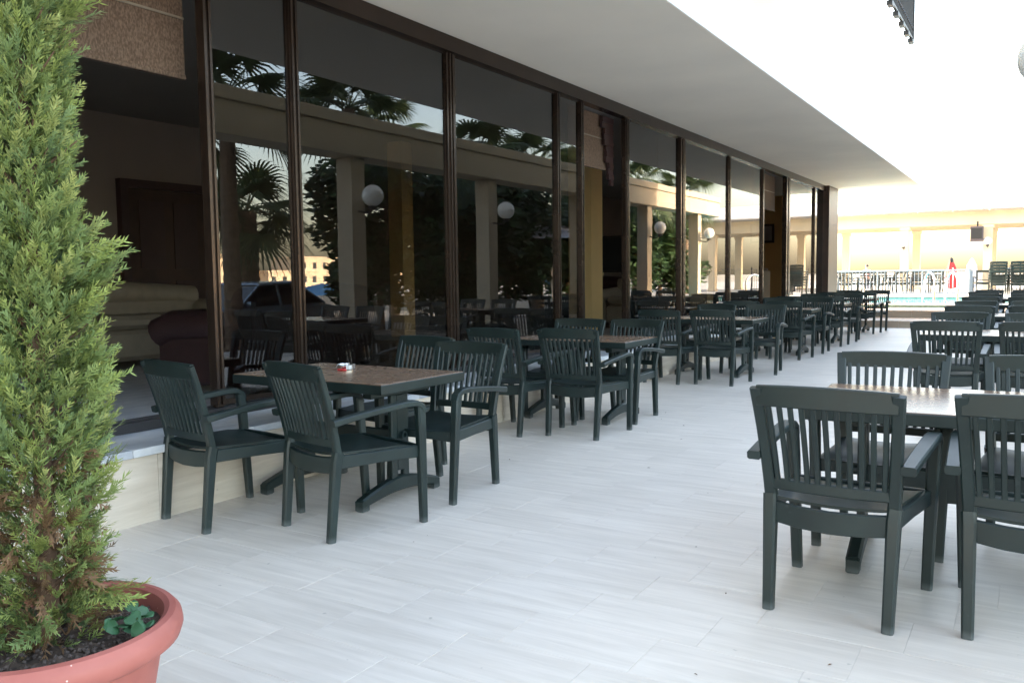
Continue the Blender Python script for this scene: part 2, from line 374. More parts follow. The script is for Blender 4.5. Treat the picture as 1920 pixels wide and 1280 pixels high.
# plinth slabs and sill slabs
y = -3.0; k = 0
while y < 23.4:
    L = min(1.18, 23.45-y)
    hp(MB().box(-4.70, -4.0573+rnd.uniform(-.001, .001), y+.0015, y+L-.0015, -.02, ZS-.045, .002), 'plinth_slab', M['plinth'])
    y += L
y = -3.0
while y < 23.4:
    L = min(.82, 23.45-y)
    hp(MB().box(-4.62, -4.035+rnd.uniform(-.002, .002), y+.001, y+L-.001, ZS-.044, ZS, .004), 'sill_slab', M['marble'])
    y += L
hp(MB().box(-12, -4.705, -6, 23.3, .0, ZS-.005), 'interior_floor', M['marble'])
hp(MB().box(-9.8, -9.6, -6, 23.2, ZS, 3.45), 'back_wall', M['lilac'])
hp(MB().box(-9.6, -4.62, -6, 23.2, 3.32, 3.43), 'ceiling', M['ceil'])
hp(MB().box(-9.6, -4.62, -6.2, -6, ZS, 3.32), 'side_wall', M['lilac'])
hp(MB().box(-9.6, -5.75, 23.0, 23.2, ZS, 3.32), 'end_wall', M['orange'])
hp(MB().box(-12, -2.535, -8, 24.03, ZT, 3.70), 'canopy_slab', M['soffit'])
hp(MB().box(-2.534, -2.527, -8, 24.04, ZT+.004, 3.72).box(-12, -2.535, 24.031, 24.04, ZT+.004, 3.72), 'fascia', M['fascia'])
hp(MB().box(-12, -4.3, -8, 23.5, 3.705, 13.0), 'upper_wall', M['cream'])
# header and bottom track
hp(MB().box(XG-.06, XG+.06, -3, 23.3, ZH, ZT-.002), 'window_header', M['bronze'])
hp(MB().box(XG-.05, XG+.05, -3, 22.2, ZS+.001, ZS+.06, .004).box(XG-.02, XG-.005, -3, 22.2, ZS+.06, ZS+.075), 'window_track', M['rubber'])
posts = [(-3, -2.9), (-.9, -.75), (.9, 1.02), (2.22, 2.34), (3.66, 3.77), (4.39, 4.54), (6.26, 6.49), (8.33, 8.44), (8.90, 9.03), (10.15, 10.38), (12.08, 12.44), (14.43, 14.70), (16.56, 16.78), (18.3, 18.88), (21.03, 21.26)]
for (a, b) in posts:
    d = .03 if b-a < .3 else .045
    k_ = .22*(b-a); a += k_; b -= k_
    p = MB().box(XG-d, XG+d, a, b, ZS+.06, ZH, .006)
    o = hp(p, 'window_post', M['bronze'])
    m2 = (a+b)/2; build(MB().box(XG+d, XG+d+.012, m2-.03, m2-.012, ZS+.08, ZH-.01, .002).box(XG+d, XG+d+.012, m2+.012, m2+.03, ZS+.08, ZH-.01, .002), 'cover_strip', M['bronze'], o)
open_bays = {(2.34, 3.66), (9.03, 10.15), (16.78, 18.3)}
for i in range(len(posts)-1):
    a, b = posts[i][1], posts[i+1][0]
    if (a, b) in open_bays: continue
    a -= .2*(posts[i][1]-posts[i][0]); b += .2*(posts[i+1][1]-posts[i+1][0])
    o = hp(MB().box(XG-.004, XG+.004, a-.004, b+.004, ZS+.05, ZH+.004), 'glass_pane', M['glass'])
    f = MB()
    for (y0, y1) in ((a, a+.012), (b-.012, b)): f.box(XG-.012, XG+.014, y0, y1, ZS+.075, ZH)
    f.box(XG-.012, XG+.014, a+.012, b-.012, ZH-.02, ZH).box(XG-.012, XG+.014, a+.012, b-.012, ZS+.075, ZS+.105)
    build(f, 'sash_frame', M['bronze'], o)
# slid-open leaves behind the neighbouring panes
for (a, b) in ((1.1, 2.3), (10.45, 11.6)):
    o = hp(MB().box(XG-.095, XG-.088, a, b, ZS+.05, ZH), 'glass_pane', M['glass'])
# last narrow bay and the brown corner column, end wall of glass
hp(MB().box(-4.86, -4.40, 22.2, 23.3, ZS, ZT-.002, .01), 'corner_column', M['brown'])
hp(MB().box(XG-.004, XG+.004, 21.26, 22.2, ZS+.06, ZH), 'glass_pane', M['glass'])
hp(MB().box(-5.74, -4.87, 23.09, 23.1, ZS+.06, ZH), 'glass_pane', M['glass'])
hp(MB().box(-5.75, -5.69, 23.05, 23.15, ZS, ZH), 'window_post', M['bronze'])
# blinds behind the openings
for (a, b, zb) in ((2.30, 3.70, 2.62), (9.0, 10.2, 2.66), (16.7, 18.3, 2.62), (21.3, 22.15, 2.55), (-.7, .88, 2.62)):
    mb = MB().box(-4.735, -4.722, a, b, zb, ZH)
    o = hp(mb, 'woven_blind', M['blind'])
    build(MB().box(-4.75, -4.712, a, b, zb-.03, zb-.001, .004), 'bottom_rail', M['blind'], o)
    build(MB().box(-4.7175, -4.711, a, b, zb+.345, zb+.36), 'light_band', M['sofa'], o)
# interior columns
for (x, y, q) in ((-6.1, 12.2, .20), (-8.2, 10.2, .13), (-6.4, 18.6, .2)):
    hp(MB().box(x-q, x+q, y-q, y+q, ZS, 3.32, .01), 'interior_column', M['yellow'])
# doorway in the back wall (dark recess with wooden frame)
d = hp(MB().box(-9.598, -9.56, 6.55, 7.75, ZS, 2.45), 'inner_door', M['brown'])
build(MB().box(-9.6, -9.50, 6.45, 6.55, ZS, 2.55).box(-9.6, -9.50, 7.75, 7.85, ZS, 2.55).box(-9.6, -9.50, 6.55, 7.75, 2.45, 2.55), 'door_frame', M['darkred'], d)
build(MB().box(-9.56, -9.548, 6.72, 7.08, 1.45, 2.3).box(-9.56, -9.548, 7.22, 7.58, 1.45, 2.3).box(-9.56, -9.548, 6.72, 7.08, .6, 1.3).box(-9.56, -9.548, 7.22, 7.58, .6, 1.3), 'door_panel', M['darkred'], d)
# draped curtain beside the second opening
mb = MB()
for i in range(12):
    z1 = 3.28-i*.07; wd = .30-.02*i+.03*math.sin(i*2.1)
    if wd < .05: wd = .05
    mb.box(-4.70, -4.66-.01*(i % 2), 10.12-wd, 10.14, z1-.069, z1)
hp(mb, 'gathered_curtain', M['darkred'])

# things inside
def sofa(label, loc, rz, mat, L=1.9):
    t = thing('sofa', label, 'sofa', loc, rz)
    build(MB().box(-L/2+.2, L/2-.2, -.35, .42, .08, .40, .05), 'seat', mat, t, True)
    for i in range(2):
        w = (L-.44)/2; build(MB().box(-L/2+.215+i*w, -L/2+.205+(i+1)*w, -.25, .45, .40, .54, .045), 'cushion', mat, t, True)
    build(MB().tube([(-L/2+.1, -.36, .70), (0, -.38, .76), (L/2-.1, -.36, .70)], .13, 14).box(-L/2+.1, L/2-.1, -.46, -.25, .1, .7, .04), 'backrest', mat, t, True)
    for s in (-1, 1):
        build(MB().tube([(s*(L/2-.06), -.42, .56), (s*(L/2-.06), .3, .53), (s*(L/2-.06), .45, .47)], .125, 14).box(min(s*(L/2-.18), s*(L/2-.01)), max(s*(L/2-.18), s*(L/2-.01)), -.42, .42, .06, .52, .03), 'arm', mat, t, True)
    for sx in (-1, 1):
        for sy in (-.36, .36): build(MB().box(sx*(L/2-.2)-.03, sx*(L/2-.2)+.03, sy-.03, sy+.03, 0, .09), 'foot', M['brown'], t)
    return t
sofa('dark maroon leather sofa inside the open door beside the potted conifer', (-5.75, 5.35, ZS), R(100), M['darkred'])
sofa('cream leather sofa deeper inside the open door behind the dark sofa', (-8.2, 5.75, ZS), R(-95), M['sofa'])
sofa('dark leather sofa inside the hotel beneath the television', (-7.3, 15.1, ZS), R(180), M['darkred'])
sofa('cream armchair inside the hotel next to the yellow column', (-5.9, 13.6, ZS), R(180), M['sofa'], 1.0)
tv = thing('television', 'black flat television on a stand inside behind the yellow column', 'television', (-7.6, 15.9, ZS))
build(MB().box(-.62, .62, -.04, .04, .95, 1.68, .01), 'casing', M['black'], tv); build(MB().box(-.58, .58, -.046, -.0405, .99, 1.64), 'screen', M['carglass'], tv)
build(MB().box(-.05, .05, -.03, .03, .5, .95), 'neck', M['steel'], tv); build(MB().box(-.7, .7, -.22, .22, .0, .5, .01), 'stand', M['brown'], tv)
ct = thing('reception_counter', 'pale bar counter with a dark round top against the ochre wall', 'counter', (-6.6, 22.0, ZS))
build(MB().box(-.7, .75, -.3, .3, 0, .95, .01), 'body', M['sofa'], ct); build(MB().lathe([(.55, 0), (.58, .02), (.58, .05), (.55, .07)], (.2, -.1, .951), 28), 'top', M['brown'], ct, True)
pf = thing('picture_frame', 'dark framed picture hanging on the ochre end wall inside', 'picture', (-6.25, 22.98, 2.35))
build(MB().box(-.32, .32, -.03, 0, -.25, -.19).box(-.32, .32, -.03, 0, .19, .25).box(-.32, -.26, -.03, 0, -.19, .19).box(.26, .32, -.03, 0, -.19, .19), 'frame', M['brown'], pf); build(MB().box(-.26, .26, -.015, -.002, -.19, .19), 'print', M['lilac'], pf)

# ------------------------------------------------------------------ pool, steps, railing, pavilion at the far end
stp = struct(build(MB().box(-9.6, 1.6, 21.63, 23.13, -.29, .115).box(-9.6, 1.6, 23.14, 25.1, -.29, .295), 'pool_steps', M['mortar']))
for (y0, y1, z) in ((21.60, 23.14, .16), (23.10, 25.10, .34)):
    x = -4.7 if y0 < 23 else -9.6
    while x < 1.6:
        L = min(1.0, 1.6-x)
        link('step_slab', MB().box(x+.002, x+L-.002, y0, y1-.012, z-.044, z, .004).mesh('step_slab', M['step']), stp)
        link('riser_slab', MB().box(x+.002, x+L-.002, y0+.012, y0+.028, z-.18, z-.046).mesh('riser_slab', M['step']), stp)
        x += L
pool = struct(build(MB().box(-14, 2.5, 25.08, 25.5, -.29, .40).box(-14, 2.5, 33.0, 33.4, -.29, .40).box(2.1, 2.5, 25.5, 33, -.29, .40).box(-14, -13.6, 25.5, 33, -.29, .40), 'pool_basin', plain('pool_tile', (.22, .42, .40), .3, var=.2, scale=12)))
x = -14
while x < 2.5:
    link('coping_slab', MB().box(x+.002, x+.998, 25.02, 25.56, .402, .435, .006).mesh('coping_slab', M['white']), pool); x += 1
link('coping_slab', MB().box(-14, 2.5, 32.95, 33.45, .402, .435, .006).mesh('coping_slab', M['white']), pool)
struct(build(MB().box(-13.6, 2.1, 25.5, 33, .1, .345), 'pool_water', M['water']))
struct(build(MB().box(-40, 30, 33.46, 47, -.295, .43), 'pool_deck', M['pave']))
struct(build(MB().box(-60, 60, 47.01, 140, -.294, .0), 'beach_promenade', M['pave']))
# railing: posts, rails and balusters
rl = thing('pool_railing', 'pale metal railing with thin vertical bars along the far pool edge', 'railing', (0, 34.0, .43))
x0, x1 = -11.0, -2.0
build(MB().tube([(x0, 0, .9), (x1, 0, .9), (x1+.02, .3, .9), (x1+.02, 1.6, .9)], .028, 8), 'top_rail', M['rail'], rl, True)
build(MB().tube([(x0, 0, .1), (x1, 0, .1), (x1+.02, 1.6, .1)], .02, 8), 'bottom_rail', M['rail'], rl, True)
bme = MB().tube([(0, 0, .1), (0, 0, .88)], .011, 6).mesh('baluster', M['rail']); pme = MB().tube([(0, 0, 0), (0, 0, .9)], .026, 8).mesh('post', M['rail'])
i = 0; x = x0
while x <= x1+.001:
    link('post' if i % 12 == 0 else 'baluster', pme if i % 12 == 0 else bme, rl, (x, 0, 0)); x += .125; i += 1
for j in range(1, 12): link('baluster', bme, rl, (x1+.02, j*.13, 0))
# pool ladder handrails
for i, (xx, lab) in enumerate(((-2.30, 'chrome pool handrail hoop on the near pool edge, left of the pair'), (-1.75, 'chrome pool handrail hoop on the near pool edge, right of the pair'))):
    pts = [(0, 0, 0), (0, 0, .55)]+[(0, .36-.36*math.cos(a), .55+.28*math.sin(a)) for a in [R(q) for q in range(15, 181, 15)]]+[(0, .80, .2), (0, .86, -.3)]
    h = thing('pool_handrail', lab, 'handrail', (xx, 25.3, .435), R(25), 'pool ladder handrails')
    build(MB().tube(pts, .026, 10), 'tube', M['steel'], h, True); build(MB().lathe([(.06, 0), (.06, .012), (.03, .02)], (0, 0, 0), 14), 'flange', M['steel'], h)
# pavilion
pv = thing('poolside_pavilion', 'cream open pavilion with columns and beam beyond the pool', 'pavilion', (0, 42, .43))
cme = MB().box(-.17, .17, -.17, .17, 0, 2.84, .02).box(-.21, .21, -.21, .21, 2.7, 2.835, .01).box(-.2, .2, -.2, .2, 0, .12, .01).mesh('column', M['cream'])
for x in (-11.6, -8.35, -5.06, -1.8, 1.5, 4.8):
    for y in (0, 4.5): link('column', cme, pv, (x, y, 0))
bm_ = MB().box(-14, 7, -.2, .2, 2.842, 3.42, .01).box(-14, 7, -.225, -.2005, 3.22, 3.27)
build(bm_, 'beam', M['cream'], pv); build(MB().box(-14, 7, 4.3, 4.7, 2.842, 3.42, .01), 'beam', M['cream'], pv)
for i in range(11): build(MB().box(-13.6+i*2, -13.44+i*2, .21, 4.29, 3.0, 3.3), 'joist', M['cream'], pv)
rf = MB(); 
for i in range(14):
    x = -14.2+i*1.53; rf.add([(x, -.9, 3.46), (x+1.5, -.9, 3.46), (x+1.5, 2.25, 4.25), (x, 2.25, 4.25), (x, -.9, 3.52), (x+1.5, -.9, 3.52), (x+1.5, 2.25, 4.31), (x, 2.25, 4.31)], [(0, 1, 2, 3), (7, 6, 5, 4), (0, 4, 5, 1), (1, 5, 6, 2), (2, 6, 7, 3), (3, 7, 4, 0)])
    rf.add([(x, 5.4, 3.46), (x, 2.25, 4.25), (x+1.5, 2.25, 4.25), (x+1.5, 5.4, 3.46), (x, 5.4, 3.52), (x, 2.25, 4.31), (x+1.5, 2.25, 4.31), (x+1.5, 5.4, 3.52)], [(0, 1, 2, 3), (7, 6, 5, 4), (0, 4, 5, 1), (1, 5, 6, 2), (2, 6, 7, 3), (3, 7, 4, 0)])
build(rf, 'roof', plain('pavilion_roof', (.7, .68, .65), .7), pv)
sp = thing('loudspeaker', 'dark grey loudspeaker hanging under the pavilion beam by the right column', 'speaker', (-2.2, 41.5, 2.55))
build(MB().prism([(-.16, -.02), (.16, .04), (.2, .62), (-.2, .62)], -.24, .24), 'cabinet', plain('grey_speaker', (.09, .075, .085), .6), sp)
build(MB().box(-.2, .2, -.205, -.19, .1, .56), 'grille', M['black'], sp); build(MB().box(-.03, .03, .15, .35, .5, .55).box(-.03, .03, .29, .35, .5, .85), 'bracket', M['black'], sp)
def globe_lamp(name, label, loc, dirx, diry, arm, rad, group):
    t = thing(name, label, 'lamp', loc, 0, group)
    prof = [(max(.001, rad*math.sin(a)), -rad*math.cos(a)) for a in [R(q) for q in range(0, 181, 12)]]
    build(MB().lathe(prof, (0, 0, 0), 24, False), 'globe', M['globe'], t, True)
    build(MB().lathe([(.055, -rad-.05), (.075, -rad-.02), (.06, -rad+.012)], (0, 0, 0), 16), 'cup', M['iron'], t, True)
    build(MB().tube([(0, 0, -rad-.04), (dirx*arm*.3, diry*arm*.3, -rad-.10), (dirx*arm, diry*arm, -rad-.06)], .016, 8), 'arm', M['iron'], t, True)
    return t
for x, lab in ((-5.06, 'left pavilion column'), (-1.8, 'right pavilion column')):
    globe_lamp('globe_lamp', 'white globe lamp on the '+lab+' beyond the pool', (x, 41.5, 2.55), 0, 1, .33, .17, 'globe lamps on the columns')

# closed parasols, fence, person
t = thing('closed_parasol', 'red closed parasol with a dark cap behind the right end of the railing', 'parasol', (-3.0, 39.5, .43), R(20))
seg = 14; prof = [(.06, .14), (.19, .18), (.20, .6), (.16, 1.0), (.07, 1.27)]
mb = MB(); mb.add([((r*(1+.2*(k % 2)))*math.cos(2*math.pi*k/seg), (r*(1+.2*(k % 2)))*math.sin(2*math.pi*k/seg), z) for r, z in prof for k in range(seg)], [(i*seg+j, i*seg+(j+1) % seg, (i+1)*seg+(j+1) % seg, (i+1)*seg+j) for i in range(len(prof)-1) for j in range(seg)])
build(mb, 'folded_canopy', M['red'], t); build(MB().tube([(.02, -.225, .2), (.02, -.24, .6), (.02, -.19, 1.0)], .02, 6), 'stripe', M['white'], t); build(MB().lathe([(.095, 1.2), (.09, 1.34), (.03, 1.42)], (0, 0, 0), 14), 'cap', M['black'], t)
build(MB().tube([(0, 0, 0), (0, 0, 1.3)], .022, 8), 'pole', M['white'], t); build(MB().lathe([(.26, 0), (.26, .05), (.05, .09)], (0, 0, 0), 18), 'base', M['white'], t)
t = thing('closed_parasol', 'white closed parasol between the railing end and the right pavilion column', 'parasol', (-2.33, 41.0, .43))
seg = 16; prof = [(.05, .12), (.20, .16), (.20, .7), (.17, 1.1), (.05, 1.38)]
mb = MB(); mb.add([((r*(1+.2*(k % 2)))*math.cos(2*math.pi*k/seg), (r*(1+.2*(k % 2)))*math.sin(2*math.pi*k/seg), z) for r, z in prof for k in range(seg)], [(i*seg+j, i*seg+(j+1) % seg, (i+1)*seg+(j+1) % seg, (i+1)*seg+j) for i in range(len(prof)-1) for j in range(seg)])
build(mb, 'folded_canopy', M['canvas'], t); build(MB().tube([(0, 0, 0), (0, 0, 1.42)], .022, 8), 'pole', M['white'], t); build(MB().lathe([(.26, 0), (.26, .05), (.05, .09)], (0, 0, 0), 18), 'base', M['white'], t)
fc = thing('iron_fence', 'black wrought iron fence with spear tips at the far right', 'fence', (0, 40.6, .43))
build(MB().box(-1.55, 2.5, -.015, .015, .78, .81).box(-1.55, 2.5, -.015, .015, .12, .15), 'rail', M['iron'], fc)
fme = MB().tube([(0, 0, 0), (0, 0, 1.02)], .011, 6).lathe([(.011, 1.0), (.026, 1.03), (.001, 1.12)], (0, 0, 0), 6).mesh('spear_bar', M['iron']); fpe = MB().box(-.03, .03, -.03, .03, 0, 1.18, .005).mesh('post', M['iron'])
for i in range(33):
    x = -1.55+i*.125; link('post' if i % 8 == 0 else 'spear_bar', fpe if i % 8 == 0 else fme, fc, (x, 0, 0))

def skin_obj(name, verts, edges, rad, mat, parent=None):
    me = bpy.data.meshes.new(name); me.from_pydata(verts, edges, []); me.materials.append(mat)
    o = link(name, me, parent); md = o.modifiers.new('Skin', 'SKIN'); md.use_smooth_shade = True
    for i, r in enumerate(rad):
        s = me.skin_vertices[0].data[i]; s.radius = (r, r) if not isinstance(r, tuple) else r; s.use_root = (i == 0)
    sb = o.modifiers.new('Subdivision', 'SUBSURF'); sb.levels = 2; sb.render_levels = 2
    return o
ps = thing('person', 'person in a pink top and dark trousers standing far beyond the railing', 'person', (-9.15, 58, .0), R(160))
V = [(0, 0, .95), (0, 0, 1.15), (0, .01, 1.38), (0, .02, 1.50), (0, .03, 1.58), (0, .03, 1.70), (.1, 0, .88), (.11, .02, .50), (.11, -.01, .08), (.11, .12, .04), (-.1, 0, .88), (-.1, .05, .50), (-.1, 0, .08), (-.1, .13, .04), (.19, .01, 1.40), (.25, 0, 1.12), (.24, .1, .88), (.24, .14, .80), (-.19, .01, 1.40), (-.25, 0, 1.12), (-.24, .12, .90), (-.24, .16, .82)]
Ed = [(0, 1), (1, 2), (2, 3), (3, 4), (4, 5), (0, 6), (6, 7), (7, 8), (8, 9), (0, 10), (10, 11), (11, 12), (12, 13), (2, 14), (14, 15), (15, 16), (16, 17), (2, 18), (18, 19), (19, 20), (20, 21)]
rad = [(.15, .11), (.14, .1), (.15, .1), .055, .085, .09, .085, .062, .04, .03, .085, .062, .04, .03, .055, .043, .03, .022, .055, .043, .03, .022]
skin_obj('body', V, Ed, rad, M['skin'], ps)
skin_obj('shirt', [(0, 0, 1.15), (0, 0, .93), (0, .01, 1.40), (.19, .01, 1.41), (.235, 0, 1.18), (-.19, .01, 1.41), (-.235, 0, 1.18)], [(0, 1), (0, 2), (2, 3), (3, 4), (2, 5), (5, 6)], [(.165, .125), (.175, .135), (.165, .115), .07, .062, .07, .062], M['pink'], ps)
skin_obj('trousers', [(0, 0, .93), (.1, 0, .86), (.11, .02, .50), (.11, 0, .1), (-.1, 0, .86), (-.1, .05, .5), (-.1, 0, .1)], [(0, 1), (1, 2), (2, 3), (0, 4), (4, 5), (5, 6)], [(.165, .13), .1, .078, .06, .1, .078, .06], M['denim'], ps)
build(MB().lathe([(.005, .115), (.07, .10), (.105, .04), (.1, -.02)], (0, .02, 1.66), 14, False), 'hair', M['hair'], ps, True)

# ------------------------------------------------------------------ chairs
def lin(a, b, t): return tuple(x+(y-x)*t for x, y in zip(a, b))
def back_pt(x, z):
    t = (z-.43)/.45; return (x*(1+.13*t)-0, -.215-.075*t-.045*t*t, z)
def chair_parts():
    P = {}
    for s, nm in ((1, 'R'), (-1, 'L')):
        P['rear'+nm] = MB().sweep([(s*.216, -.262, 0), (s*.2195, -.243, .2), (s*.223, -.224, .40), (s*.226, -.214, .445)], [.040, .044, .05, .05], [.042, .046, .052, .052], up=(0, 1, 0)).mesh('leg', M['green'], True)
        P['front'+nm] = MB().sweep([(s*.262, .284, 0), (s*.270, .274, .25), (s*.278, .264, .5), (s*.282, .258, .60), (s*.283, .245, .635)], [.042, .046, .05, .05, .046], [.036, .042, .048, .05, .03], up=(0, 1, 0)).mesh('leg', M['green'], True)
        P['arm'+nm] = MB().sweep([(s*.276, -.275, .600), (s*.279, -.16, .618), (s*.284, .02, .638), (s*.286, .16, .650), (s*.284, .225, .648), (s*.284, .262, .628), (s*.283, .274, .595)], [.052, .054, .058, .06, .058, .054, .05], [.034, .030, .030, .030, .030, .030, .028]).mesh('arm', M['green'], True)
    # seat: dished panel with skirts
    mb = MB(); nx, ny_ = 10, 8; top = []; 
    for j in range(ny_+1):
        v = j/ny_; yy = -.225+v*.49; hw = .215+.04*v
        for i in range(nx+1):
            u = i/nx*2-1; z = .418+.014*u*u+.012*(1-v)**2-(.020*max(0, v-.8)/.2)**1.0
            top.append((u*hw, yy+.02*(1-u*u)*(1 if j == ny_ else 0), z))
    n1 = nx+1; fs = [(j*n1+i, j*n1+i+1, (j+1)*n1+i+1, (j+1)*n1+i) for j in range(ny_) for i in range(nx)]
    bot = [(x, y, z-.012) for x, y, z in top]; k = len(top)
    mb.add(top+bot, fs+[(k+a, k+d, k+c, k+b) for a, b, c, d in fs])
    rim = [i for i in range(n1)]+[j*n1+nx for j in range(1, ny_+1)]+[ny_*n1+i for i in range(nx-1, -1, -1)]+[j*n1 for j in range(ny_-1, 0, -1)]
    L = len(rim); base = len(mb.v)
    mb.f += [(rim[i], k+rim[i], k+rim[(i+1) % L], rim[(i+1) % L]) for i in range(L)]
    for s in (-1, 1): mb.sweep([(s*.222, -.215, .395), (s*.240, .02, .392), (s*.262, .262, .388)], .026, [.068, .060, .066])
    mb.sweep([(-.262, .258, .388), (-.13, .282, .392), (0, .288, .393), (.13, .282, .392), (.262, .258, .388)], .022, [.066, .050, .046, .050, .066])
    P['seat'] = mb.mesh('seat', M['green'], True)
    P['apron'] = MB().sweep([(-.215, -.225, .382), (-.11, -.246, .374), (0, -.253, .371), (.11, -.246, .374), (.215, -.225, .382)], .022, [.080, .084, .086, .084, .080]).mesh('rear_apron', M['green'], True)
    # back frame
    mb = MB()
    for s in (-1, 1):
        mb.sweep([back_pt(s*.222, z) for z in (.44, .52, .62, .72, .80, .872)], [.046, .044, .042, .042, .044, .046], [.036, .034, .032, .030, .028, .026], up=(0, 1, 0))
    def rail(z, hh, dip, w=.026):
        pts = []; hs = []
        for i in range(9):
            u = i/4-1; p = back_pt(u*.222, z+.004*(1-u*u)*(1 if hh > .06 else 0)); pts.append((p[0], p[1]-dip*(1-u*u), p[2])); hs.append(hh+(.006*(1-u*u) if hh > .06 else 0))
        mb.sweep(pts, w, hs)
    rail(.842, .078, .016); rail(.492, .042, .022, .024)
    P['back'] = mb.mesh('backrest', M['green'], True)
    P['slats'] = []
    for i in range(11):
        u = (i-5)/5.9; dip = .022*(1-u*u)
        pts = [(back_pt(u*.222, z)[0], back_pt(u*.222, z)[1]-dip, z) for z in (.50, .60, .70, .80, .822)]
        P['slats'].append(MB().sweep(pts, .019, .016, up=(0, 1, 0)).mesh('slat', M['green'], True))
    return P
CP = chair_parts()
CG = 'dark green plastic armchairs on the terrace'
def chair(x, y, rz, label, z=0, group=CG, tilt=0):
    t = thing('armchair', label, 'chair', (x, y, z), rz, group)
    if tilt: t.rotation_euler = (tilt, 0, rz)
    link('seat', CP['seat'], t); link('rear_apron', CP['apron'], t)
    for k in ('rearR', 'rearL', 'frontR', 'frontL'): link('leg', CP[k], t)
    for k in ('armR', 'armL'): link('arm', CP[k], t)
    b = link('backrest', CP['back'], t)
    for m in CP['slats']: link('slat', m, b)
    return t
def chair_rear(x, yr, deg, label):   # by the middle of its rear feet
    a = R(deg); return chair(x-math.sin(a)*.275, yr+math.cos(a)*.275, a, label)
# one merged low-cost copy for the far rows
def merged_chair():
    mb = MB()
    for k in ('seat', 'apron', 'rearR', 'rearL', 'frontR', 'frontL', 'armR', 'armL', 'back'): me = CP[k]; mb.add([v.co[:] for v in me.vertices], [tuple(p.vertices) for p in me.polygons])
    for me in CP['slats']: mb.add([v.co[:] for v in me.vertices], [tuple(p.vertices) for p in me.polygons])
    return mb.mesh('armchair', M['green'], True)
CM = merged_chair()

# ------------------------------------------------------------------ tables
def table_parts(wx, wy):
    P = {}; h = .73
    P['top'] = MB().box(-wx/2+.006, wx/2-.006, -wy/2+.006, wy/2-.006, h-.012, h, .002).mesh('tabletop', M['wood'])
    P['rim'] = MB().box(-wx/2, wx/2, -wy/2, wy/2, h-.056, h-.0035, .004).mesh('rim', M['green'])
    xs = wx/2-.21
    P['post'] = MB().sweep([(0, -.05, .13), (0, -.05, .66)], .05, .036, up=(1, 0, 0)).sweep([(0, .05, .13), (0, .05, .66)], .05, .036, up=(1, 0, 0)).box(-.03, .03, -.26, .26, .625, .673, .006).box(-.02, .02, -.03, .03, .18, .62).mesh('post', M['green'], True)
    a = []; hs = []
    for i in range(13):
        u = i/6-1; a.append((0, u*.33, .105-.058*abs(u)**1.5)); hs.append(.088-.034*abs(u))
    P['foot'] = MB().sweep(a, .06, hs).box(-.028, .028, -.347, -.29, 0, .068, .008).box(-.028, .028, .29, .347, 0, .068, .008).mesh('foot', M['green'], True)
    P['stretcher'] = MB().box(-xs, xs, -.014, .014, .27, .41, .004).mesh('stretcher', M['green'])
    mb = MB()
    for z in (.30, .385): mb.add([(x, y, zz) for x, y, zz in [(q[2], q[0], z+q[1]) for q in [(r*math.cos(2*math.pi*k/14), r*math.sin(2*math.pi*k/14), d) for (r, d) in ((.024, 0), (.024, .03), (.015, .03), (.013, .012)) for k in range(14)]]], [(i*14+j, i*14+(j+1) % 14, (i+1)*14+(j+1) % 14, (i+1)*14+j) for i in range(3) for j in range(14)]+[tuple(range(42, 56))])
    P['boss'] = mb.mesh('bolt_boss', M['green'], True)
    P['xs'] = xs; return P
TL = table_parts(1.2, .75); TR = table_parts(1.2, .86)
def table(x, y, P, label, rz=0):
    t = thing('terrace_table', label, 'table', (x, y, 0), rz, 'wood-topped terrace tables')
    link('tabletop', P['top'], t); link('rim', P['rim'], t); link('stretcher', P['stretcher'], t)
    for s in (-1, 1):
        p = link('pedestal', P['post'], t, (s*P['xs'], 0, 0)); link('foot', P['foot'], p)
        b = link('bolt_boss', P['boss'], p, (s*.02, 0, 0)); b.rotation_euler = (0, 0, 0 if s > 0 else math.pi)
    return t
ORD = ['nearest', 'second', 'third', 'fourth', 'fifth', 'sixth']
seatw = ('near side, by the window', 'near side, by the walkway', 'far side, by the window', 'far side, by the walkway')
left = [  # table centre y, then chairs: (x, rear y, degrees) near-window, near-walk, far-window, far-walk
 (3.88, (-3.825, 2.87, -10), (-3.145, 3.085, -14), (-3.70, 4.80, 172), (-3.09, 4.475, 181)),
 (7.03, (-3.76, 5.88, -6), (-3.147, 6.015, 0), (-3.76, 7.34, 180), (-3.19, 7.40, 178)),
 (10.85, (-3.80, 9.58, -4), (-3.19, 9.68, -2), (-3.76, 11.5, 180), (-3.10, 11.56, 183)),
 (14.05, (-3.82, 12.95, 3), (-3.20, 13.04, -3), (-3.75, 14.85, 180), (-3.12, 14.8, 177)),
 (16.75, (-3.72, 15.7, 0), (-3.10, 15.68, 2), (-3.75, 17.6, 180), (-3.10, 17.5, 180)),
 (20.05, (-3.72, 19.1, 0), (-3.10, 19.2, -2), (-3.7, 20.95, 180), (-3.08, 20.9, 182))]
for i, (ty, *cs) in enumerate(left):
    td = ('window-side table with the ashtray' if i == 0 else ORD[i]+' table of the window row')
    table(-3.555, ty, TL, 'brown wood-topped table in the window row, '+('nearest, holding the ashtray' if i == 0 else ORD[i]+' from the potted conifer'), R(-1.5 if i == 0 else rnd.uniform(-1, 1)))
    for (x, yr, dg), sd_ in zip(cs, seatw): chair_rear(x, yr, dg, 'dark green armchair at the '+td+', '+sd_)
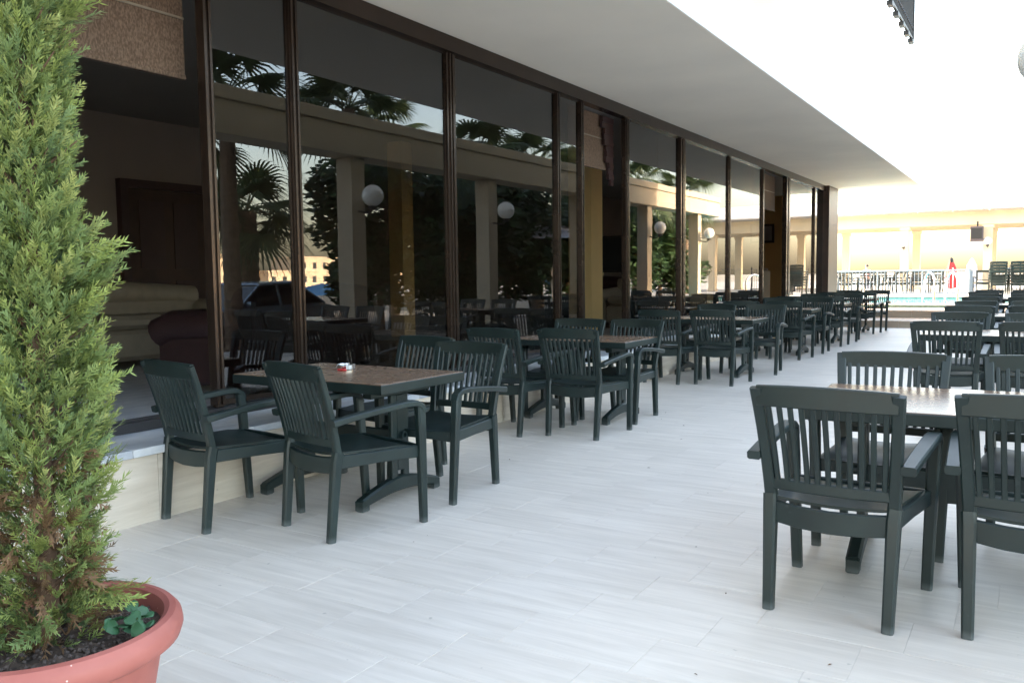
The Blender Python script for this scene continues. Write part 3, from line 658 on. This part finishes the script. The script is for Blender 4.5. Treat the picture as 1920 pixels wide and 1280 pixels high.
right = [
 (-.27, 4.2, (-.637, 3.25, -3), (.045, 3.335, 0), (-.62, 4.74, 182), (.06, 4.78, 178)),
 (-.29, 8.98, (-.63, 7.99, 0), (.02, 8.06, 0), (-.64, 9.70, 180), (.02, 9.66, 180)),
 (-.32, 12.65, (-.67, 11.66, 0), (.0, 11.8, 0), (-.69, 13.38, 180), (-.02, 13.35, 180)),
 (-.38, 16.75, (-.76, 15.85, 0), (-.10, 15.8, 0), (-.76, 17.45, 180), (-.1, 17.45, 180)),
 (-.50, 20.3, (-.88, 19.5, 0), (-.15, 19.5, 0), (-.85, 21.1, 180), (-.15, 21.1, 180))]
seatr = ('near side, left seat', 'near side, right seat', 'far side, left seat', 'far side, right seat')
for i, (tx, ty, *cs) in enumerate(right):
    table(tx, ty, TR, 'brown wood-topped table in the open right-hand row, '+ORD[i]+' from the viewer', R(3 if i == 0 else rnd.uniform(-1, 1)))
    for (x, yr, dg), sd_ in zip(cs, seatr): chair_rear(x, yr, dg, 'dark green armchair at the '+ORD[i]+' table of the right-hand row, '+sd_)
# crumbs and leaf bits on the paving
db = MB()
for i in range(28):
    y = rnd.uniform(1.6, 9); x = rnd.uniform(-3.9, .4); q = rnd.uniform(0, 6.28); L = rnd.uniform(.004, .016); W = L*rnd.uniform(.2, .6); c, sn_ = math.cos(q), math.sin(q)
    db.add([(x+c*L, y+sn_*L, .002), (x-sn_*W, y+c*W, .004), (x-c*L, y-sn_*L, .002), (x+sn_*W, y-c*W, .003), (x, y, .006)], [(0, 1, 4), (1, 2, 4), (2, 3, 4), (3, 0, 4), (3, 2, 1, 0)])
o = build(db, 'leaf_crumbs', M['bark']); o['kind'] = 'stuff'; o['label'] = 'dark crumbs and leaf bits scattered on the pale paving'; o['category'] = 'debris'
# ashtray
at = thing('ashtray', 'round glass ashtray on the nearest window-side table', 'ashtray', (-3.70, 4.02, .7305))
build(MB().lathe([(.052, 0), (.060, .004), (.062, .030), (.056, .032), (.050, .012), (.001, .010)], (0, 0, 0), 24), 'dish', M['steel'], at, True)
mb = MB()
for a in range(3): q = R(a*120); mb.box(.059*math.cos(q)-.008, .059*math.cos(q)+.008, .059*math.sin(q)-.008, .059*math.sin(q)+.008, .030, .036, .002)
build(mb, 'cigarette_rest', M['steel'], at)
tag(build(MB().box(-3.685, -3.625, 3.925, 3.945, .7305, .743, .003), 'lighter', M['red']), 'small red lighter lying beside the ashtray', 'lighter')

# dark chairs and tables of the poolside bar behind the railing
NUM = ['first', 'second', 'third', 'fourth', 'fifth', 'sixth', 'seventh', 'eighth', 'ninth', 'tenth', 'eleventh']
PG = 'dark chairs behind the pool railing'
k = 0
for row, yy in enumerate((36.6, 38.3)):
    for i in range(11):
        x = -9.6+i*.62+rnd.uniform(-.06, .06)
        if x > -3.2: continue
        o = link('armchair', CM, None, (x, yy+rnd.uniform(-.1, .1), .43)); o.rotation_euler = (0, 0, R(rnd.choice((0, 180, 90))+rnd.uniform(-12, 12)))
        tag(o, 'dark armchair behind the pool railing, %s row, %s from the left' % (('front', 'back')[row], NUM[i]), 'chair', PG)
for i in range(4):
    t = link('terrace_table', TL['rim'], None, (-9.0+i*1.75, 37.45, .45)); tag(t, 'dark table among the chairs behind the pool railing, %s from the left' % NUM[i], 'table', 'tables behind the pool railing')
    pd = link('pedestal', TL['post'], t); link('tabletop', TL['top'], t); link('foot', TL['foot'], pd)
o = link('armchair', CM, None, (-1.80, 38.2, .43)); o.rotation_euler = (0, 0, R(12)); tag(o, 'single dark armchair standing alone before the right pavilion column', 'chair')
sn = ['left', 'middle', 'right']; lv = ['bottom', 'second', 'third', 'top']
for s in range(3):
    for h in range(4):
        o = link('armchair', CM, None, (-1.12+s*.6, 32.9+1.6+h*.03+.2*(s % 2), .43+h*.10)); o.rotation_euler = (0, 0, R((0, 4, -5)[s]))
        tag(o, 'stacked dark armchair before the iron fence, %s stack, %s chair' % (sn[s], lv[h]), 'chair', 'chairs stacked before the iron fence')

# ------------------------------------------------------------------ potted conifer
PC = Vector((-2.142, 1.193, 0))
pot = thing('plant_pot', 'large terracotta-coloured plastic pot at lower left holding the conifer', 'pot', PC)
build(MB().lathe([(.20, 0), (.212, .01), (.248, .23), (.268, .335), (.272, .348), (.296, .352), (.315, .365), (.323, .388), (.319, .412), (.305, .428), (.289, .431), (.276, .423), (.270, .40), (.255, .34)], (0, 0, 0), 64, False), 'body', M['terracotta'], pot, True)
so_ = MB(); n = 40
vs = [(0, 0, .392)]; fs = []
for j in range(1, 9):
    for i in range(n):
        rr = .266*j/8; a = 2*math.pi*i/n; vs.append((rr*math.cos(a), rr*math.sin(a), .392+rnd.uniform(-.008, .012)-.012*(j/8)))
for i in range(n): fs.append((0, 1+i, 1+(i+1) % n))
for j in range(7):
    for i in range(n): a = 1+j*n+i; b = 1+j*n+(i+1) % n; fs.append((a, a+n, b+n, b))
so_.add(vs, fs); build(so_, 'soil', M['soil'], pot)
pb = MB()
for i in range(900):
    rr = .258*math.sqrt(rnd.random()); a = rnd.uniform(0, 6.283); s = rnd.uniform(.002, .009); c = Vector((rr*math.cos(a), rr*math.sin(a), .39+s*.4))
    q = Matrix.Rotation(rnd.uniform(0, 3), 3, Vector((rnd.random(), rnd.random(), rnd.random()+.01)).normalized())
    oc = [Vector(v)*s for v in ((1, 0, 0), (-.8, .1, 0), (0, .8, .1), (.1, -.9, 0), (0, 0, .7), (0, .1, -.7))]
    pb.add([c+q@v for v in oc], [(0, 2, 4), (2, 1, 4), (1, 3, 4), (3, 0, 4), (2, 0, 5), (1, 2, 5), (3, 1, 5), (0, 3, 5)])
po = build(pb, 'gravel', M['pebble'], pot); po['kind'] = 'stuff'
con = thing('conifer', 'tall narrow green conifer growing in the terracotta-coloured pot', 'tree', PC+Vector((0, 0, .388)))
tk = MB().tube([(0, 0, -.02), (.01, 0, .3), (-.01, .01, .9), (0, 0, 1.6), (0, 0, 2.3)], [.028, .024, .018, .012, .004], 10)
for i in range(150):
    z = rnd.uniform(.02, 2.0); a = rnd.uniform(0, 6.283); L = rnd.uniform(.10, .17)*(1-.25*z/2.2)
    p0 = Vector((0, 0, z)); d_ = Vector((math.cos(a), math.sin(a), rnd.uniform(.2, 1.2))).normalized()
    tk.tube([p0, p0+d_*L*.5+Vector((0, 0, .01)), p0+d_*L+Vector((0, 0, .03))], [.005, .0035, .0015], 5, False)
build(tk, 'trunk', M['bark'], con, True)
fo = MB()
def spray(base, direc, L, tone, tipc, wid=.0022, dens=1.0, droop=0):
    """flat cypress spray: axis with alternate twigs carrying short scale shoots"""
    d_ = direc.normalized(); up = Vector((0, 0, 1)); side = d_.cross(up)
    side = side.normalized() if side.length > .05 else Vector((1, 0, 0))
    side = (Matrix.Rotation(rnd.uniform(-1.3, 1.3), 3, d_) @ side); nrm = d_.cross(side)
    def shoot(p, dd, l, w, ta, tb):
        s2 = dd.cross(nrm).normalized()*w
        mid = p+dd*l*.45; vs = [p-s2*.5, p+s2*.5, mid+s2+nrm*w*.4, mid-s2+nrm*w*.4, p+dd*l]
        k = len(fo.v); fo.v += [tuple(v) for v in vs]; fo.f += [(k, k+1, k+2, k+3), (k+3, k+2, k+4)]; fo.c += [ta, ta, tb, tb, tb]
    nseg = max(4, int(L/.0085*dens))
    p = base.copy(); dd = d_.copy()
    for i in range(nseg):
        t = i/nseg; st = L/nseg
        tn = lin(tone, tipc, t**1.3)
        shoot(p, dd, st*1.5, wid*(1.15-.5*t), tn, tn)
        l2 = L*.42*(1-t*.75)*rnd.uniform(.7, 1.15)
        for s in (-1, 1):
            if rnd.random() < .16: continue
            d2 = (dd*.85+side*s*rnd.uniform(.3, .7)+nrm*rnd.uniform(-.5, .5)).normalized()
            n2 = max(1, int(l2/.009)); q = p.copy()
            for j in range(n2):
                u = j/n2; tj = lin(tn, tipc, min(1, u*.9+.1)); shoot(q, d2, l2/n2*1.5, wid*(1-.35*u), tj, tj)
                if j % 2 == 0 and n2 > 2:
                    for s3 in (-1, 1): shoot(q, (d2*.75+side*s3*s*.6+dd*.2).normalized(), l2/n2*1.6, wid*.8, tj, lin(tj, tipc, .6))
                q = q+d2*(l2/n2); d2 = (d2+dd*.09+up*.03).normalized()
        p = p+dd*st; dd = (dd+Vector((rnd.uniform(-.16, .16), rnd.uniform(-.16, .16), .03-droop))).normalized()
def crown_r(z):
    # radius of the crown at height z above the soil
    pts = [(0, .135), (.15, .165), (.4, .175), (.7, .172), (1.0, .158), (1.3, .135), (1.6, .11), (1.9, .085), (2.2, .05), (2.35, .015)]
    for (a, ra), (b, rb) in zip(pts, pts[1:]):
        if a <= z <= b: return ra+(rb-ra)*(z-a)/(b-a)
    return .02
GR = [(.125, .175, .055), (.155, .205, .06), (.10, .15, .062), (.18, .225, .065), (.085, .13, .057)]
TIP = [(.33, .39, .11), (.27, .34, .115), (.38, .41, .14), (.22, .30, .115)]
for i in range(5200):
    z = 2.3*(rnd.random()**.92)+.03; a = rnd.uniform(0, 6.283)
    lump = 1+.16*math.sin(3*a+z*7)+.12*math.sin(5*a-z*11+1)
    rr = crown_r(z)*lump*.84; depth = rnd.choice((.35, .55, .65, .75, .75))
    base = Vector((math.cos(a)*rr*depth, math.sin(a)*rr*depth, z-.04))
    dr = Vector((math.cos(a), math.sin(a), rnd.uniform(.35, 1.5)))
    tone = rnd.choice(GR); tip = rnd.choice(TIP)
    if z < .55 and rnd.random() < .26-.3*z: tone = (.13, .075, .04); tip = (.16, .10, .05)
    if depth < .5: tip = tone
    if z < .42 and rnd.random() < .22: continue
    spray(base, dr, rnd.uniform(.04, .085)*(.75+.5*(rr/.17)), tone, tip, wid=.0019, droop=.05 if z < .3 else 0)
# the longer shoots that leave the outline
for (a, z, L) in ((R(35), .86, .12), (R(48), .92, .145), (R(20), .82, .11), (R(40), .98, .11), (R(215), .55, .15), (R(30), .62, .12), (R(25), .35, .12), (R(200), .95, .13), (R(60), 1.55, .12), (R(230), 1.3, .12), (R(28), .12, .15), (R(-40), .06, .14), (R(-90), .05, .13)):
    rr = crown_r(z)*.75
    for q in range(4): spray(Vector((math.cos(a)*rr, math.sin(a)*rr, z+q*.015)), Vector((math.cos(a+rnd.uniform(-.25, .25)), math.sin(a+rnd.uniform(-.25, .25)), rnd.uniform(.1, .7) if z > .2 else rnd.uniform(-.5, .1))), L*rnd.uniform(.8, 1.1), rnd.choice(GR), rnd.choice(TIP))
# dry brown twigs low in the crown
for i in range(130):
    z = rnd.uniform(.0, .5); a = rnd.uniform(0, 6.283); rr = crown_r(z)*rnd.uniform(.3, .75)
    spray(Vector((math.cos(a)*rr, math.sin(a)*rr, z)), Vector((math.cos(a), math.sin(a), rnd.uniform(-.9, .4))), rnd.uniform(.05, .10), (.17, .095, .05), (.22, .13, .07), wid=.0022, dens=.7, droop=.06)
fl = build(fo, 'crown', M['cypress'], con); fl['kind'] = 'stuff'
wd = thing('weed', 'small round-leaved green weed at the right rim of the pot', 'plant', PC+Vector((.205, .10, .388)))
lm = MB(); prof = [(0, 0), (.010, .006), (.017, .016), (.016, .026), (.008, .033), (0, .030), (-.008, .033), (-.016, .026), (-.017, .016), (-.010, .006)]
lmesh = MB().add([(x, y, .25*abs(x)) for x, y in prof], [tuple(range(10))]).mesh('leaf', plain('weed_leaf', (.035, .10, .045), .5))
for i in range(16):
    o = link('leaf', lmesh, wd, (rnd.uniform(-.03, .04), rnd.uniform(-.04, .04), rnd.uniform(.02, .075))); o.rotation_euler = (rnd.uniform(-.5, .9), rnd.uniform(-.6, .6), rnd.uniform(0, 6.28)); o.scale = [rnd.uniform(.8, 1.5)]*3
build(MB().tube([(0, 0, -.01), (.005, 0, .03), (.012, .004, .06)], .002, 5), 'stem', M['shrub'], wd)

# ------------------------------------------------------------------ colonnade opposite the facade (seen in the glass)
XC = .50
cn = thing('colonnade', 'cream colonnade with a deep grooved beam along the open side of the terrace', 'colonnade', (XC, 0, 0))
cy = [-1.8, 2.35, 6.5, 10.65, 14.7, 18.8, 22.95, 27.2]
cm2 = MB().box(-.16, .16, -.16, .16, 0, 3.25, .012).box(-.18, .18, -.18, .18, 0, .1, .006).mesh('column', M['colonnade'])
for y in cy:
    if y < 21.7 or True: link('column', cm2, cn, (0, y, .0 if y < 21.6 else .34))
build(MB().box(-.26, .26, -6, 29, 3.252, 3.70, .01).box(-.29, .29, -6.03, 29.03, 3.72, 3.90, .008).box(-.245, .245, -5.98, 28.98, 3.70, 3.72), 'beam', M['colonnade'], cn)
for i, y in enumerate(cy):
    if y < 0: continue
    globe_lamp('globe_lamp', 'white globe lamp on the terrace side of the colonnade, '+('cut by the picture edge' if i == 2 else 'mirrored, lamp %s' % ['', 'at the start', 'one', 'two', 'three', 'four', 'five', 'six'][i]), (.03, y-.12 if i == 2 else y, 2.62), 1, 0, .31, .175, 'globe lamps on the columns')

# ------------------------------------------------------------------ palms and shrubs
def fan_leaf(mb, base, yaw, elev, pet, size, nseg=26, roll=0):
    d_ = Vector((math.cos(yaw)*math.cos(elev), math.sin(yaw)*math.cos(elev), math.sin(elev)))
    pts = [base+d_*pet*t+Vector((0, 0, -.22*pet*t*t)) for t in (0, .35, .7, 1)]
    mb.tube(pts, [.022, .018, .014, .011], 5, False)
    hub = pts[-1]; fw = (pts[-1]-pts[-2]).normalized(); sd2 = fw.cross(Vector((0, 0, 1))).normalized(); sd2 = Matrix.Rotation(roll, 3, fw) @ sd2; nm = sd2.cross(fw)
    for i in range(nseg):
        a = (i/(nseg-1)-.5)*R(235); L = size*(1-.25*abs(a)/2)*rnd.uniform(.9, 1.05)
        dd = fw*math.cos(a)+sd2*math.sin(a); wv = (-fw*math.sin(a)+sd2*math.cos(a))
        w0 = L*math.sin(R(235)/nseg/2)*.62
        pr = [hub+dd*L*t+Vector((0, 0, -L*dp)) for t, dp in ((.03, 0), (.4, .02), (.72, .12), (1.0, .34))]; ww = [w0*.15, w0*.75, w0*.55, w0*.06]
        vs = []
        for p, q in zip(pr, ww): vs += [p-wv*q, p+nm*q*.5, p+wv*q]
        fs = []
        for k in range(3): fs += [(k*3, k*3+1, k*3+4, k*3+3), (k*3+1, k*3+2, k*3+5, k*3+4)]
        mb.add(vs, fs)
def palm(label, loc, h, nl, size, pet, r0=.17, fixed=()):
    t = thing('fan_palm', label, 'palm', loc, 0, 'fan palms beside the terrace')
    prof = []; n = int(h/.12)
    for i in range(n+1): prof.append((r0*(1.15-.3*i/n)*(1.06 if i % 2 else .96), h*i/n))
    build(MB().lathe(prof, (0, 0, 0), 14), 'trunk', M['trunk'], t)
    mb = MB(); b = Vector((0, 0, h-.05))
    for i in range(nl):
        e = R(rnd.uniform(-35, 75)); fan_leaf(mb, b+Vector((0, 0, rnd.uniform(-.2, .1))), i*2.399+rnd.uniform(-.2, .2), e, pet*rnd.uniform(.8, 1.1), size*rnd.uniform(.85, 1.1), roll=rnd.uniform(-.4, .4))
    for (yw, el, pt, sz, rl_) in fixed: fan_leaf(mb, b, yw, el, pt, sz, roll=rl_)
    o = build(mb, 'crown', M['palmleaf'], t); o['kind'] = 'stuff'
    return t
palm('fan palm just outside the right picture edge, one leaf tip hanging into the top', (2.0, 5.6, -.08), 4.9, 16, .85, .95)
palm('stout low fan palm mirrored in the first fixed window pane', (9.4, 16.3, -.25), 3.4, 26, 1.15, 1.0, .30)
for i, (x, y, h) in enumerate(((5.0, 12.0, 5.2), (4.8, 15.4, 5.5), (11, 24.5, 7.0), (4.2, 19.9, 4.9), (4.2, 23.2, 5.0), (4.4, 27.0, 5.1), (4.2, 31.0, 5.2), (4.2, 36.5, 5.2))):
    palm('tall fan palm across the terrace mirrored in the windows, %s along' % ['first', 'second', 'third', 'fourth', 'fifth', 'sixth', 'seventh', 'eighth'][i], (x, y, -.25), h, 20, 1.0, 1.0)
# iron balcony railing high on the facade, its far end seen at the top right
br = build(MB().sweep([(-2.5, 11, 6.42), (-2.5, 21.2, 6.42)], .05, .06).sweep([(-2.5, 11, 7.4), (-2.5, 21.2, 7.4)], .06, .05), 'balcony_railing', M['iron'], hot)
bb = MB().tube([(0, 0, 6.42), (0, 0, 6.9), (0, 0, 7.4)], .014, 6).lathe([(.016, 6.62), (.032, 6.65), (.016, 6.68)], (0, 0, 0), 6).mesh('bar', M['iron'])
for i in range(60): link('bar', bb, br, (-2.5, 11.1+i*.17, 0))
link('post', MB().box(-.04, .04, -.05, .05, 6.33, 7.45, .004).mesh('post', M['iron']), br, (-2.5, 21.2, 0))
for y in (12, 14, 16): link('bracket', MB().sweep([(-2.5, y, 6.40), (-4.3, y, 6.40)], .05, .05).mesh('bracket', M['iron']), br)
for y in (17.9, 18.7, 19.5, 20.3, 21.0): link('foot_block', MB().box(-.05, .05, -.12, .12, 6.30, 6.385, .004).mesh('foot_block', M['iron']), br, (-2.5, y, 0))
def shrub(label, loc, h, rad_, n):
    t = thing('broadleaf_tree', label, 'tree', loc, 0, 'broadleaf trees across the terrace')
    tr = MB().tube([(0, 0, 0), (.05, 0, h*.35), (0, .05, h*.6)], [.09, .07, .04], 8)
    cl = [(Vector((rnd.gauss(0, .45)*rad_, rnd.gauss(0, .45)*rad_, h*rnd.uniform(.3, .95))), rnd.uniform(.3, .55)*rad_) for _ in range(20)]
    for c, r in cl: tr.tube([(0, .02, h*.3), tuple(c*.6+Vector((0, 0, h*.15))), tuple(c)], [.04, .025, .01], 5, False)
    build(tr, 'trunk', M['bark'], t, True); mb = MB()
    for i in range(n):
        c, r = rnd.choice(cl); d_ = Vector((rnd.gauss(0, 1), rnd.gauss(0, 1), rnd.gauss(0, 1))).normalized(); p = c+d_*r*rnd.random()**.4
        a = Vector((rnd.gauss(0, 1), rnd.gauss(0, 1), rnd.gauss(0, .6))).normalized(); b = a.orthogonal().normalized(); s = rnd.uniform(.08, .17)
        mb.add([p-a*s, p+b*s*.42, p+a*s, p-b*s*.42], [(0, 1, 2, 3)])
    o = build(mb, 'crown', M['shrub'], t); o['kind'] = 'stuff'
for i, (x, y, h) in enumerate(((3.5, 14.9, 4.0), (3.3, 17.6, 3.9), (3.5, 20.4, 4.1), (3.4, 23.8, 3.9), (3.6, 27.5, 3.9), (3.6, 32, 3.9))):
    shrub('dark leafy tree behind the colonnade mirrored in the windows, %s along' % ORD[i], (x, y, -.1), h, 1.6, 9000)

# parked car, beach parasols, far houses: what the glass mirrors
def car(label, loc, rz):
    t = thing('parked_car', label, 'car', loc, rz)
    L = 4.1; W = .84
    lo = [(-2.05, .35), (-2.0, .62), (-1.85, .82), (-.95, .92), (1.35, .95), (1.95, .88), (2.05, .6), (2.05, .35), (1.75, .22), (-1.75, .22)]
    def loft(poly, ws):
        mb = MB(); n = len(poly); vs = []
        for wv in ws: vs += [(x*(1-.02*abs(wv[1])), wv[0], z) for x, z in poly]
        fs = [(i*n+j, i*n+(j+1) % n, (i+1)*n+(j+1) % n, (i+1)*n+j) for i in range(len(ws)-1) for j in range(n)]
        mb.add(vs, fs+[tuple(range(n)), tuple(reversed(range((len(ws)-1)*n, len(ws)*n)))]); return mb
    build(loft(lo, [(-W, 1), (-W+.06, 0), (W-.06, 0), (W, 1)]), 'body', M['carpaint'], t, True)
    def cab(y0, s): return [(-1.02, y0*.98, .90), (-.28, y0*.80, 1.40), (.85, y0*.80, 1.44), (1.72, y0*.94, .93)]
    a, b = cab(-W, 1), cab(W, 1)
    mb = MB(); mb.add(a+b, [(0, 1, 2, 3), (7, 6, 5, 4), (0, 4, 5, 1), (2, 6, 7, 3), (1, 5, 6, 2)]); build(mb, 'cabin_glass', M['carglass'], t)
    mb = MB(); 
    for c in (a, b):
        for i in range(3): mb.sweep([c[i], c[i+1]], .06, .05)
        mb.sweep([(.25, c[1][1]*1.01, 1.41), (.25, c[0][1], .92)], .07, .05)
    mb.add([(-.3, -.66, 1.405), (-.3, .66, 1.405), (.86, .66, 1.445), (.86, -.66, 1.445), (-.25, -.62, 1.45), (-.25, .62, 1.45), (.8, .62, 1.49), (.8, -.62, 1.49)], [(0, 1, 2, 3), (4, 5, 6, 7), (0, 1, 5, 4), (1, 2, 6, 5), (2, 3, 7, 6), (3, 0, 4, 7)])
    build(mb, 'roof_frame', M['carpaint'], t)
    for sx in (-1.28, 1.28):
        for sy in (-1, 1):
            wv = MB(); pr = [(.0, .10), (.30, .10), (.32, .06), (.32, -.06), (.30, -.10), (.0, -.10)]
            vs = [(sx+r*math.cos(2*math.pi*k/22), sy*(W-.08)+d_, .32+r*math.sin(2*math.pi*k/22)) for r, d_ in pr for k in range(22)]
            wv.add(vs, [(i*22+j, i*22+(j+1) % 22, (i+1)*22+(j+1) % 22, (i+1)*22+j) for i in range(5) for j in range(22)]); wh = build(wv, 'wheel', M['tyre'], t)
            rm = MB(); rm.add([(sx+r*math.cos(2*math.pi*k/16), sy*(W+.025)+d_*sy, .32+r*math.sin(2*math.pi*k/16)) for r, d_ in ((.19, 0), (.12, -.02), (.03, 0)) for k in range(16)], [(i*16+j, i*16+(j+1) % 16, (i+1)*16+(j+1) % 16, (i+1)*16+j) for i in range(2) for j in range(16)]+[tuple(range(32, 48))]); build(rm, 'rim', M['steel'], wh)
    for sy in (-1, 1):
        build(MB().box(-2.03, -1.9, sy*.6-.16, sy*.6+.16, .62, .76, .03), 'headlight', M['lamp'], t); build(MB().box(1.93, 2.03, sy*.66-.1, sy*.66+.1, .66, .86, .02), 'tail_light', M['red'], t)
        build(MB().box(-.82, -.68, sy*(W+.06)-.07, sy*(W+.06)+.07, .92, 1.04, .02), 'mirror', M['carpaint'], t)
    return t
car('silver blue car parked across the terrace mirrored in the first fixed pane', (6.4, 13.6, -.22), R(88))
def open_parasol(label, loc, mat, r, h):
    t = thing('beach_parasol', label, 'parasol', loc, 0, 'blue beach parasols mirrored in the windows' if mat is M['blue'] else None)
    build(MB().tube([(0, 0, 0), (0, 0, h)], .025, 6), 'pole', M['white'], t); build(MB().lathe([(r, h-.5), (r*.55, h-.17), (.02, h)], (0, 0, 0), 8, False), 'canopy', mat, t)
for i, (x, y) in enumerate(((16, 22), (17, 27), (15, 33), (18, 38), (16, 46), (17, 54))):
    open_parasol('blue beach parasol across the road mirrored in the windows, %s along' % ['first', 'second', 'third', 'fourth', 'fifth', 'sixth'][i], (x, y, -.9 if i < 2 else -.7), M['blue'], 1.4, 2.0)
open_parasol('large white parasol across the terrace mirrored beside the second globe lamp', (2.9, 21.8, -.08), M['canvas'], 1.7, 2.9)
def house(label, loc, rz, w_, d_, h, mat):
    t = thing('house', label, 'house', loc, rz, 'houses across the bay')
    build(MB().box(-w_/2, w_/2, -d_/2, d_/2, -2, h), 'wall', mat, t)
    build(MB().box(-w_/2-.2, w_/2+.2, -d_/2-.2, d_/2+.2, h, h+.35), 'roof', M['house'], t)
    nx = int(w_/2.6)
    for fl_ in range(int(h/2.9)):
        for i in range(nx):
            x = -w_/2+(i+.5)*w_/nx; wv = build(MB().box(x-.5, x+.5, -d_/2-.05, -d_/2-.02, fl_*2.9+.9, fl_*2.9+2.2), 'window', M['houseglass'], t)
            build(MB().box(x-.6, x+.6, -d_/2-.12, -d_/2-.051, fl_*2.9+.78, fl_*2.9+.88), 'sill', M['white'], wv)
hl = [(118, 84, 12, 6), (122, 100, 16, 6), (116, 118, 13, 3), (126, 138, 18, 6), (120, 160, 14, 3), (128, 66, 16, 6), (124, 190, 18, 6), (130, 225, 18, 6)]
for i, (x, y, ww, hh) in enumerate(hl):
    house('far house in evening sun mirrored in the windows, %s along the shore' % ['first', 'second', 'third', 'fourth', 'fifth', 'sixth', 'seventh', 'eighth'][i], (x, y, -.3), R(-90), ww, 8, hh, M['house'])
